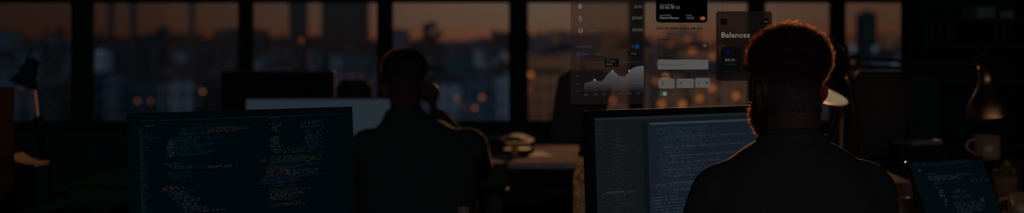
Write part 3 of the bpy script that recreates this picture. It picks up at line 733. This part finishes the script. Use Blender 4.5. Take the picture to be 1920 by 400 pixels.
    strands('hair', cand, wts, n_hair, lambda h: hairlen*q.uniform(.45, 1.05)*min(1, max(.22, (h.z-.085)/.065)), lambda n0, h: n0+V((q.uniform(-.7, .7), q.uniform(-.7, .7), q.uniform(-.55, .6))), hairm, .0006)
    # close cap of dense short hair under the strands
    c = MB(); idx = {}
    for p in me.polygons:
        h = HI @ p.center
        line = .188 if h.y > .062 else (.140 if h.y > .018 else (.135 if abs(h.x) > .058 and h.y > -.028 else .058))
        if line < h.z < .24 and abs(h.x) < .083 and -.12 < h.y < .12:
            vs = []
            for vi in p.vertices:
                if vi not in idx:
                    v = me.vertices[vi]; hz = (HI @ v.co).z; idx[vi] = c.bm.verts.new(v.co+v.normal*(.0015+hairlen*.12*min(1, max(.1, (hz-.07)/.1))))
                vs.append(idx[vi])
            c.bm.faces.new(vs)
    c.build('scalp_hair', M['scalp'], root, smooth=True)
    if beard: strands('beard', bc, bw, 3600, lambda h: q.uniform(.005, .010), lambda n0, h: n0+V((q.uniform(-.5, .5), q.uniform(-.5, .5), q.uniform(-.9, .1))), hairm, .0005)
    return root, HM

# bearded man, right
X0, Y0 = xat(1485, 2.6), 2.6
rings = [(.44, 0, 0, .165, .125), (.52, 0, -.01, .175, .13), (.62, 0, -.02, .170, .12), (.72, 0, -.025, .172, .122), (.82, 0, -.025, .182, .125), (.90, 0, -.02, .190, .122), (.96, .002, -.012, .172, .112), (1.0, .002, -.005, .160, .096), (1.024, .002, 0, .138, .088), (1.046, .002, .0, .110, .080), (1.064, 0, .002, .080, .072)]
arms = [((-.150, .0, .953), (-.218, .10, .72), (-.10, .335, .802), (.25, .95, -.05), (0, .05, 1), (1, -.2, 0), .10),
        ((.156, .0, .957), (.214, .10, .72), (.13, .335, .802), (-.2, .95, -.05), (0, .05, 1), (-1, -.2, 0), .10)]
legs = [((-.09, .02, .52), (-.14, .40, .53), (-.14, .36, .08), (-.15, .50, .04)), ((.09, .02, .52), (.14, .40, .53), (.14, .36, .08), (.15, .50, .04))]
man, HMr = person('bearded man with curly brown hair in a dark sweater facing the bright monitor', X0, Y0, (.001, .035, 1.072), R(22), R(-2), 0, (0, 0, 1.072), rings, arms, legs, M['sweater'], M['hair'], .0215, True, seed=3, n_hair=15000, thin=.07)
# seated man, left
X1, Y1 = xat(757, 4.4), 4.4
rings = [(.44, .05, -.02, .165, .125), (.52, .05, -.02, .18, .13), (.64, .05, .0, .200, .128), (.76, .055, .02, .215, .13), (.86, .055, .04, .215, .128), (.92, .05, .055, .195, .118), (.965, .04, .07, .160, .10), (1.0, .025, .085, .115, .085), (1.025, .01, .095, .078, .072)]
arms = [((-.135, .06, .915), (-.20, .26, .82), (-.04, .42, .802), (.5, .85, -.05), (0, .05, 1), (1, -.5, 0), .10),
        ((.235, .06, .915), (.262, .33, .808), (.102, .20, 1.02), (-.25, -.05, .95), (.9, .1, .25), (-.1, .9, .1), .35)]
legs = [((-.04, .02, .52), (-.10, .36, .53), (-.10, .33, .08), (-.11, .47, .04)), ((.14, .02, .52), (.20, .36, .53), (.20, .33, .08), (.21, .47, .04))]
person('short-haired man in a black jumper resting his raised hand on his cheek', X1, Y1, (-.004, .125, 1.03), R(4), R(-8), R(-2), (.0, .09, 1.035), rings, arms, legs, M['sweater2'], M['hair2'], .018, False, seed=9, n_hair=6000)

# ---------------------------------------------------------------- chairs
def star_base(t, m, z=.40):
    b = MB(); b.tube([(0, 0, .09), (0, 0, z)], [.03, .024], 12); b.build('gas_column', m, t)
    b = MB()
    for k in range(5):
        a = 2*math.pi*k/5+.3; b.tube([(.02*math.cos(a), .02*math.sin(a), .10), (.28*math.cos(a), .28*math.sin(a), .068)], [.022, .014], 8)
    b.build('star_base', m, t)
    for k in range(5):
        a = 2*math.pi*k/5+.3; c, s = math.cos(a)*.28, math.sin(a)*.28
        b = MB(); b.tube([(c-.012, s, .029), (c+.012, s, .029)], .028, 12); b.build('caster', m, t)
def chair(label, loc, rz, top, wdt, bottom, m, lean=.12, head=False, backrest=True, name='office_chair', seat=.47):
    t = thing(name, label, 'chair', loc, rz); star_base(t, M['leg'], seat-.09)
    rs = []
    for z, s in ((seat-.09, .88), (seat-.06, 1), (seat-.02, 1), (seat, .9)):
        rs.append([V((x*s, y*s, z)) for x, y in rrect(-.25, .25, -.24, .24, .08)])
    MB().rings(rs).build('seat', m, t, smooth=False)
    if backrest:
        # back at -y side curved shell, leaning backwards
        rs = []
        N = 9
        for i in range(N+1):
            f = i/N; z = bottom+(top-bottom)*f; hw = wdt*(.78+.22*math.sin(math.pi*min(f*1.25, 1)*.5))*(1 if f < .88 else 1-.35*((f-.88)/.12)**2)
            y = -.22-lean*f; th = .035 if 0 < i < N else .02
            ring = []
            for k in range(11):
                a = -1+2*k/10; ring.append(V((hw*a, y+.05*a*a-th, z)))
            for k in range(11):
                a = 1-2*k/10; ring.append(V((hw*a, y+.05*a*a+th, z)))
            rs.append(ring)
        MB().rings(rs).build('backrest', m, t, smooth=True)
        MB().tube([(0, -.05, seat-.095), (0, -.24, seat-.07), (0, -.29, bottom-.05), (0, -.262-lean*.15, bottom+(top-bottom)*.2)], .022, 8).build('back_support', M['leg'], t)
        for s in (-1, 1):
            MB().tube([(s*.24, .0, seat-.07), (s*.30, .0, seat-.06), (s*.30, -.02, seat+.17), (s*.29, .13, seat+.19), (s*.29, -.12, seat+.19)], .017, 8).build('armrest', M['leg'], t)
    return t
chair('backless black swivel stool under the bearded man', (X0, Y0, 0), 0, 0, 0, 0, M['fabric'], backrest=False, name='swivel_stool', seat=.42)
chair('backless black swivel stool under the seated man in the jumper', (X1+.05, Y1, 0), 0, 0, 0, 0, M['fabric'], backrest=False, name='swivel_stool', seat=.42)
chair('blurred black office chair standing before the sunlit brown desk', (xat(1046, 5.05), 5.05, 0), R(155), zat(131, 5.3), .115, .87, M['fabric'], lean=.16)
chair('wide dark brown office chair back between the two desk lamps', (xat(1643, 4.62), 4.95, 0), R(6), zat(134, 4.62), .125, .66, M['fabric'], lean=.10)
chair('teal-black office chair right of the wide brown chair', (xat(1758, 5.15), 5.5, 0), R(-14), zat(136, 5.15), .105, .66, M['fabric2'], lean=.10)
chair('dark chair with a low rounded back beside the blank grey screen', (xat(660, 6.2), 6.2, 0), R(-175), zat(149, 6.5), .095, .72, M['fabric'], lean=.08)

# ---------------------------------------------------------------- desk lamps
M['shade_in'] = mat('grey_enamel', (.068, .062, .052), .8, spec=0)
M['shade_br'] = mat('warm_enamel_inside', (.35, .2, .13), .5)
def arm_lamp(label, base, elbow, head, axis, outer, inner, armm, Rr, Hh, lit_=None, group=None, lowm=None):
    lowm = lowm or armm
    """base on the desk, elbow joint, head = centre of the shade's opening; axis = from the cap towards the opening"""
    t = thing('desk_lamp', label, 'lamp', base); B = V(base)
    MB().lathe([(.0001, 0), (.085, 0), (.085, .012), (.07, .022), (.02, .028), (.018, .05), (.0001, .05)], 28, caps=False).build('base', lowm, t, bevel=0)
    ax = V(axis).normalized(); hd = V(head); cap = hd-ax*Hh
    e = V(elbow)-B; c = cap-B
    p0 = V((0, 0, .045))
    side = (e-p0).cross(V((0, 1, 0))).normalized() if (e-p0).length else V((1, 0, 0))
    for o in (-.011, .011): MB().tube([p0+V((o, 0, 0)), e+V((o, 0, 0))], .0055, 8).build('lower_arm', lowm, t)
    for o in (-.012, .016): MB().tube([e+V((0, 0, o)), c+V((0, 0, o*.7))], .0058, 8).build('upper_arm', armm, t)
    d = (c-e).normalized()
    pts = []
    for k in range(60):
        f = k/59; a = k*1.6; pts.append(p0.lerp(e, .45+.4*f)+V((math.cos(a)*.006, math.sin(a)*.006-.012, 0)))
    MB().tube(pts, .0014, 5).build('spring', lowm, t)
    b = MB(); b.ball(e, .024, 14, (1, .55, 1.2)); b.build('joint', lowm, t, smooth=True); b = MB(); b.ball(c, .019, 14); b.build('joint', lowm, t, smooth=True)
    b = MB(); b.tube([c-d*.03+V((0, 0, .01)), c-d*.02+V((-.02, 0, .035)), c+V((.0, 0, .055))], .004, 8); b.build('tension_rod', lowm, t)
    Q = Matrix.Translation(c) @ ax.to_track_quat('Z', 'Y').to_matrix().to_4x4()
    prof = [(.014, -.012), (.024, -.008), (.026, Hh*.22), (.029, Hh*.30), (.036, Hh*.38), (.6*Rr, Hh*.52), (.80*Rr, Hh*.66), (.93*Rr, Hh*.82), (Rr, Hh)]
    sh = MB().lathe(prof, 36, Q, caps=False).build('shade', outer, t, smooth=True)
    MB().lathe([(r-.0025, z+.001) for r, z in prof[2:-1]]+[(Rr-.002, Hh-.001)], 36, Q, caps=False).build('shade_lining', inner, sh, smooth=True)
    MB().lathe([(Rr-.002, Hh-.003), (Rr+.002, Hh-.003), (Rr+.002, Hh+.002), (Rr-.002, Hh+.002), (Rr-.002, Hh-.003)], 36, Q, caps=False).build('shade_rim', outer, sh)
    bb = MB(); z0 = Hh*.35
    bb.lathe([(.0005, z0), (.013, z0+.005), (.014, z0+.02), (.027, z0+.05), (.024, z0+.07), (.012, z0+.082), (.0005, z0+.084)], 18, Q)
    bb.build('bulb', lit_ or mat('unlit_bulb', (.3, .28, .25), .3), sh, smooth=True)
    if lit_:
        li = bpy.data.lights.new('lamp_light', 'POINT'); li.energy = 1.0; li.color = (1, .86, .58); li.shadow_soft_size = .02
        lo = bpy.data.objects.new('lamp_light', li); C.objects.link(lo); lo.parent = t; lo.location = Q @ V((0, 0, Hh*.92))
    return t
arm_lamp('lit desk lamp with a glowing cream shade mouth beside the bearded man', (1.22, 4.25, DZ), at(1578, 96, 4.15), at(1545, 178.5, 3.95), (-.40, -.26, -1), M['bronze'], M['shade_in'], M['bronze'], .080, .15, emit('warm_bulb', (255, 225, 160), .35))
arm_lamp('unlit bronze dome lamp on a long jointed arm at far right', (1.10, 4.44, DZ), at(1600, 118, 4.36), at(1858, 219, 4.3), (.10, -.03, -1), M['copper'], M['shade_br'], M['bronze'], .083, .168)
# thin lamp at the far left
arm_lamp('thin desk lamp with a sunlit orange arm at far left', (xat(88, 4.4), 4.4, DZ), at(72, 232, 4.4), at(44, 160, 4.4), (-.35, -.1, -1), M['tealblack'], M['tealblack'], M['orange'], .048, .085, lowm=M['tealblack'])
# ---------------------------------------------------------------- laptop
yaw, tl = R(31), R(24)
W, H = .318, .215
base = at(1722, 405, 3.30)
t = thing('laptop', 'open laptop showing dim code beside the potted plant', 'laptop', (0, 0, DZ), yaw)
tlc = at(1697, 304, 3.36)
Rm = Matrix.Rotation(yaw, 4, 'Z')
hinge_l = tlc-(Rm @ V((0, math.sin(tl)*H, math.cos(tl)*H)))
t.location = (hinge_l.x, hinge_l.y, DZ)
hz = max(hinge_l.z-DZ, .02)
LT = Matrix.Translation((0, 0, hz)) @ Matrix.Rotation(-tl, 4, 'X')
M['lap'] = mat('bronze_grey_aluminium', (.16, .10, .07), .35, metal=.9)
b = MB(); b.prism(rrect(0, W, 0, H, .008), 0, .006); b.build('lid', M['lap'], t).matrix_local = LT
b = MB(); b.prism(rrect(.004, W-.004, .004, H-.004, .006), -.0012, 0); b.build('bezel', M['black'], t).matrix_local = LT
b = MB(); b.box(.010, W-.010, -.0016, -.0010, .014, H-.010); b.build('screen', emit('laptop_screen', (3, 11, 15)), t).matrix_local = LT
b = MB(); b.prism([(0, -.225), (W, -.225), (W, -.004), (0, -.004)], hz-.018, hz-.004, Matrix(((1, 0, 0, 0), (0, 0, 1, 0), (0, 1, 0, 0), (0, 0, 0, 1)))); kb = b.build('keyboard_deck', M['lap'], t, bevel=.004)
b = MB()
for r_ in range(5):
    for k in range(13): b.box(.02+k*.0215, .02+k*.0215+.018, -.20+.0+r_*.024+.07, -.20+r_*.024+.09, hz-.004, hz-.002)
b.build('keys', M['black'], kb)
if hz > .03:
    b = MB(); b.box(.03, W-.03, -.20, -.02, 0, hz-.018); o = b.build('laptop_riser', M['wood2'], t, bevel=.004)
u = lambda px, py: (W*(px-1697)/(1863-1697), H-(py-300)*H/150)
b = MB(); rq = random.Random(4)
char_rows(b, [(1708, 1850, 308, 312, 4, 2, .85, 0, 2.6, 2.4), (1708, 1724, 322, 323, 4, 1, 1, 0, 2.4, 2.2), (1730, 1758, 330, 333, 4, 0, .9, 0, 2.4, 2), (1730, 1826, 336, 344, 3.6, 0, .95, 0, 2.4, 2.2), (1732, 1800, 350, 352, 4, 0, .7, 0, 2.4, 2),
    (1815, 1856, 347, 354, 4, 0, .7, 0, 2.4, 2), (1815, 1819, 348, 350, 3, 1, 1, 0, 2.4, 3), (1732, 1745, 355, 360, 4, 0, .7, 0), (1742, 1752, 364, 396, 3.6, 1, .8, 0, 2.4, 2.2), (1764, 1800, 366, 372, 3.6, 0, .8, 0, 2.4, 2), (1764, 1824, 378, 384, 3.6, 0, .9, 0, 2.4, 2), (1764, 1830, 392, 420, 4, 0, .8, 0, 2.4, 2), (1824, 1832, 388, 392, 3, 1, 1, 0, 2.4, 2.4)], u, rq)
CL = b.build('code_lines', [emit('lap_grey', (30, 40, 48)), emit('lap_light', (44, 56, 64)), emit('lap_bar', (16, 28, 40))], t).matrix_local = LT

# ---------------------------------------------------------------- plant, mug, bottle and small things on the desks
t = thing('potted_plant', 'small yellow-green leafy plant in a brown pot behind the laptop', 'plant', (xat(1886, 3.95), 3.95, DZ))
MB().lathe([(.0005, 0), (.030, 0), (.037, .10), (.042, .112), (.040, .118), (.036, .108), (.0005, .104)], 24, caps=False).build('pot', mat('brown_clay', (.17, .07, .04), .7, noise=.2, scale=30), t, smooth=True)
b = MB(); q = random.Random(2)
for k in range(46):
    a = q.uniform(0, 6.28); e_ = q.uniform(.25, 1.4); L = q.uniform(.04, .085)
    d = V((math.cos(a)*math.cos(e_), math.sin(a)*math.cos(e_), math.sin(e_))); s = d.cross(V((0, 0, 1))).normalized(); p = V((q.uniform(-.02, .02), q.uniform(-.02, .02), .105))
    wv = L*.2; P = [p, p+d*L*.35, p+d*L*.7-V((0, 0, .003)), p+d*L-V((0, 0, .012))]
    for i, (w0, w1) in enumerate(((.15, 1), (1, .8), (.8, .05))):
        v = [b.bm.verts.new(x) for x in (P[i]-s*wv*w0, P[i]+s*wv*w0, P[i+1]+s*wv*w1, P[i+1]-s*wv*w1)]; b.bm.faces.new(v)
m, n_, l_ = newmat('yellow_green_leaf'); bb = n_['Principled BSDF']; bb.inputs['Base Color'].default_value = (.36, .34, .05, 1)
tr = n_.new('ShaderNodeBsdfTranslucent'); tr.inputs['Color'].default_value = (.30, .27, .05, 1); x = n_.new('ShaderNodeMixShader')
l_.new(bb.outputs[0], x.inputs[1]); l_.new(tr.outputs[0], x.inputs[2]); l_.new(x.outputs[0], n_['Material Output'].inputs['Surface'])
b.build('leaves', m, t)
def mug(label, loc, r, h, m, hang):
    t = thing('mug', label, 'mug', loc)
    MB().lathe([(.0005, 0), (r*.86, 0), (r, .01), (r, h), (r*.92, h), (r*.9, .012), (.0005, .01)], 24, caps=False).build('cup', m, t, smooth=True)
    a = hang; d = V((math.cos(a), math.sin(a), 0))
    MB().tube(spline([d*r*.95+V((0, 0, h*.82)), d*(r+.026)+V((0, 0, h*.75)), d*(r+.03)+V((0, 0, h*.45)), d*r*.95+V((0, 0, h*.2))], 4), .005, 8).build('handle', m, t, smooth=True)
    return t
M['mug'] = mat('brown_glazed_clay', (.26, .14, .08), .35, noise=.2, scale=20)
# wooden box that carries the mug behind the laptop
zt = zat(300, 4.15)-DZ
t = thing('wooden_box', 'dark wooden box under the brown mug behind the laptop', 'box', (xat(1850, 4.15), 4.15, DZ))
b = MB(); b.box(-.10, .10, -.06, .06, 0, zt-.018); b.build('box_body', M['wood2'], t, bevel=.004)
MB().box(-.103, .103, -.063, .063, zt-.017, zt).build('lid', M['wood2'], t, bevel=.003)
mug('round brown mug standing on the wooden box below the bronze lamp', (xat(1851, 4.15), 4.15, zt+DZ+.001), .043, .082, M['mug'], R(190))
# amber bottle left of the bright monitor
M['amber'] = mat('amber_hammered_glass', (.60, .44, .20), .25, noise=.7, scale=70, bump=.8)
_n, _l = M['amber'].node_tree.nodes, M['amber'].node_tree.links
_t = _n.new('ShaderNodeBsdfTranslucent'); _x = _n.new('ShaderNodeMixShader'); _x.inputs[0].default_value = .55
_l.new(_n['Color Ramp'].outputs['Color'], _t.inputs['Color']); _l.new(_n['Principled BSDF'].outputs[0], _x.inputs[1]); _l.new(_t.outputs[0], _x.inputs[2]); _l.new(_x.outputs[0], _n['Material Output'].inputs['Surface'])
t = thing('bottle', 'amber hammered-glass bottle at the left edge of the bright monitor', 'bottle', (xat(1091, 3.3), 3.3, DZ))
zt = zat(290, 3.3)-DZ
MB().lathe([(.0005, 0), (.022, 0), (.024, .01), (.0235, zt-.055), (.019, zt-.035), (.0095, zt-.022), (.0085, zt-.004), (.0005, zt-.004)], 24).build('glass_body', M['amber'], t, smooth=True)
MB().lathe([(.0005, zt-.003), (.0098, zt-.003), (.0098, zt+.008), (.0005, zt+.009)], 16).build('stopper', M['wood2'], t)
# small gleaming thing at the bottom edge
t = thing('glass_tumbler', 'cut-glass tumbler with a gleaming rim in front of the seated man', 'glass', (xat(868, 3.35), 3.35, DZ))
t.location.x = -.19
zt = zat(390, 3.35)-DZ
b = MB(); b.lathe([(.0005, 0), (.015, 0), (.017, zt), (.0155, zt), (.0135, .008), (.0005, .008)], 14, caps=False); b.build('cup', mat('cut_glass', (.5, .48, .45), .12, metal=.8, noise=.6, scale=120), t)
t.location.x = xat(869, 3.35)
# centre desk: open book on a black box, papers, small amber jar
bx = thing('paper_tray', 'black two-tier tray under the open book on the sunlit desk', 'tray', (xat(952, 6.45), 6.45, DZ))
zt = zat(262, 6.45)-DZ
for z in (.002, zt*.55, zt-.006): MB().box(-.13, .13, -.12, .12, z, z+.006).build('shelf', M['black'], bx)
for sx_ in (-1, 1): MB().box(sx_*.13-.004, sx_*.13+.004, -.12, .12, 0, zt).build('side_panel', M['black'], bx)
t = thing('open_book', 'pale open book lying on the black tray left of the office chair', 'book', (xat(948, 6.45), 6.45, zt+DZ+.002), R(-10))
M['paper'] = mat('off_white_paper', (.15, .15, .155), .9, spec=.05)
for s in (-1, 1):
    pr = [(0, .0), (s*.03, .022), (s*.07, .022), (s*.115, .006), (s*.115, 0)]
    MB().prism(pr, -.10, .10).build('page_block', M['paper'], t)
MB().prism([(-.12, -.001), (.12, -.001), (.12, .0005), (-.12, .0005)], -.104, .104).build('cover', M['black'], t)
t = thing('sheet_of_paper', 'pale paper sheet lying under the tray edge on the sunlit desk', 'paper', (xat(990, 6.2), 6.2, DZ+.001), R(12))
MB().box(-.10, .10, -.14, .14, 0, .002).build('sheet', M['paper'], t)
t = thing('jar', 'small amber jar on the sunlit desk beside the tray', 'jar', (xat(965, 6.1), 6.1, DZ+.001))
MB().lathe([(.0005, 0), (.018, 0), (.02, .01), (.02, .05), (.015, .058), (.0005, .058)], 18).build('glass', M['amber'], t, smooth=True)
MB().lathe([(.0005, .058), (.017, .058), (.017, .07), (.0005, .07)], 18).build('lid', M['bronze'], t)
# right desk clutter lit by the sun
t = thing('notebook', 'pale notebook lying on the black file box between the dark chairs', 'book', (xat(1722, 4.3), 4.3, zat(270, 4.3)), R(15))
MB().box(-.06, .06, -.05, .05, 0, .012).build('pages', M['paper'], t); MB().box(-.062, .062, -.052, .052, .012, .015).build('cover', mat('mauve_card', (.16, .11, .12), .6), t)
hh = zat(270, 4.3)-DZ-.001
t = thing('file_box', 'black file box carrying the pale notebook on the right desk', 'box', (xat(1722, 4.3), 4.3, DZ))
MB().box(-.085, .085, -.07, .07, 0, hh).build('box_body', M['black'], t, bevel=.004); MB().box(-.02, .02, -.073, -.07, hh*.4, hh*.6).build('label_holder', M['leg'], t)
def crate(label, px, py_t, Y, wpx, m, rz=0, dep=.08):
    h = zat(py_t, Y)-DZ; w_ = wpx/F*Y/2
    t = thing('wooden_organizer', label, 'organizer', (xat(px, Y), Y, DZ), rz)
    b = MB(); b.box(-w_, w_, -dep, -dep+.008, 0, h*.8); b.box(-w_, w_, dep-.008, dep, 0, h); b.box(-w_, w_, -dep, dep, 0, .008); b.build('tray', m, t, bevel=.002)
    for s in (-1, 1): MB().prism([(-dep, 0), (dep, 0), (dep, h), (-dep, h*.8)], s*w_-.004, s*w_+.004, Matrix(((0, 1, 0, 0), (1, 0, 0, 0), (0, 0, 1, 0), (0, 0, 0, 1)))).build('end_panel', m, t)
    return t
crate('brown wooden desk organizer between the bearded man and the laptop', 1664, 322, 3.9, 34, M['wood'], R(20))
mug('orange-lit clay mug against the left edge of the laptop', (xat(1690, 3.72), 3.72, DZ+.001), .030, .075, M['mug'], R(200))
mug('brown clay mug at the right edge of the picture', (xat(1912, 3.75), 3.75, DZ+.001), .034, .085, M['mug'], R(180))

# ---------------------------------------------------------------- left edge cabinet and right shelving
t = thing('cabinet', 'dark brown cabinet standing at the far left edge', 'cabinet', (xat(28, 3.72)-.40, 3.32, 0))
h = zat(168, 3.4); w_ = .40
M['cab'] = mat('dark_brown_laminate', (.035, .024, .019), .9, spec=0)
MB().box(-.35, w_, -.02, .40, .06, h).build('carcass', M['cab'], t, bevel=.004)
MB().box(-.33, w_-.02, .0, .38, 0, .06).build('plinth', M['black'], t)
for k, (a, c) in enumerate(((.08, .60), (.62, h-.02))):
    d = MB(); d.box(-.34, w_-.01, -.038, -.021, a, c); d = d.build('door', M['cab'], t, bevel=.003)
    MB().tube([(w_-.05, -.055, a+.1), (w_-.05, -.055, a+.2)], .006, 8).build('handle', M['bronze'], d)
t = thing('desk_tray', 'dark curved letter tray with a sunlit orange lip at far left', 'tray', (xat(54, 4.15), 4.15, DZ+.001))
hz_ = zat(306, 4.15)-DZ
b = MB(); b.box(-.04, .045, -.06, .06, 0, hz_-.012); b.build('stand', M['tealblack'], t, bevel=.004)
rs = []
for k in range(9):
    f = k/8; x = -.045+.09*f; z = hz_-.008+.03*(1-f)**2.5
    rs.append([V((x, y, z+o)) for y, o in ((-.065, 0), (.065, 0), (.065, .008), (-.065, .008))])
MB().rings(rs).build('curved_lip', mat('orange_lit_lip', (.15, .05, .025), .8, spec=.03), t)  # orange light along the lip is put into its colour

SX0, SX1, SY = xat(1733, 6.1), xat(1960, 6.1), 6.1
t = thing('shelving_unit', 'tall dark open shelving unit against the right end of the windows', 'shelf', ((SX0+SX1)/2, SY, 0))
hw = (SX1-SX0)/2
lev = [.10, .45, .80, zat(150, SY), zat(82, SY), zat(34, SY), 1.85, 2.2]
MB().box(-hw, hw, .33, .35, 0, 2.22).build('back_panel', M['tealblack'], t)
for s in (-1, 1): MB().box(s*hw-.012, s*hw+.012, -.02, .33, 0, 2.22).build('upright', M['tealblack'], t)
for z in lev: MB().box(-hw+.012, hw-.012, 0, .33, z-.02, z).build('shelf_board', M['fabric2'], t)
q = random.Random(6)
M['pbox'] = mat('pale_blue_light_patch', (.15, .20, .225), .8, spec=0); M['bind'] = mat('slate_binder', (.03, .04, .045), .8, spec=0); M['bind2'] = mat('brown_binder', (.045, .025, .02), .8, spec=0)
def store(label, px, wpx, z, h, m, grp):  # pale boxes added in place of soft bluish light patches
    w_ = wpx/F*SY/2
    t = thing('light_patch_box', label, 'box', (xat(px, SY), SY+.14, z+.001), 0, grp)
    MB().box(-w_, w_, -.11, .11, 0, h*.75).build('box_body', m, t, bevel=.003); MB().box(-w_-.003, w_+.003, -.113, .113, h*.75, h).build('lid', m, t, bevel=.003)
store('pale blue box standing in for a light patch on the upper shelf right of the bronze lamp', 1853, 34, lev[5]+.0, .055, M['pbox'], 'boxes on the dark shelves')
store('small pale blue box standing in for a light patch beside the larger one on the upper shelf', 1894, 24, lev[5]+.0, .035, M['pbox'], 'boxes on the dark shelves')
def binder(label, px, z, h, m, th=.035):
    t = thing('binder', label, 'binder', (xat(px, SY), SY+.15, z+.001), 0, 'binders on the dark shelves')
    MB().box(-th/2, th/2, -.12, .12, 0, h).build('cover', m, t, bevel=.003); MB().lathe([(.0005, 0), (.008, 0), (.008, .002), (.0005, .002)], 12, Matrix.Translation((0, -.1205, h*.25)) @ Matrix.Rotation(R(90), 4, 'X')).build('finger_hole', M['black'], t)
for i, (px, m, nm) in enumerate(((1752, M['bind'], 'slate binder at the left end of the row on the middle shelf'), (1768, M['bind2'], 'brown binder second from the left on the middle shelf'), (1784, M['bind'], 'slate binder right of the brown one on the middle shelf'), (1872, M['bind2'], 'brown binder behind the bronze lamp on the middle shelf'), (1888, M['bind'], 'slate binder at the right end of the middle shelf'))):
    binder(nm, px, lev[4], .10, m)
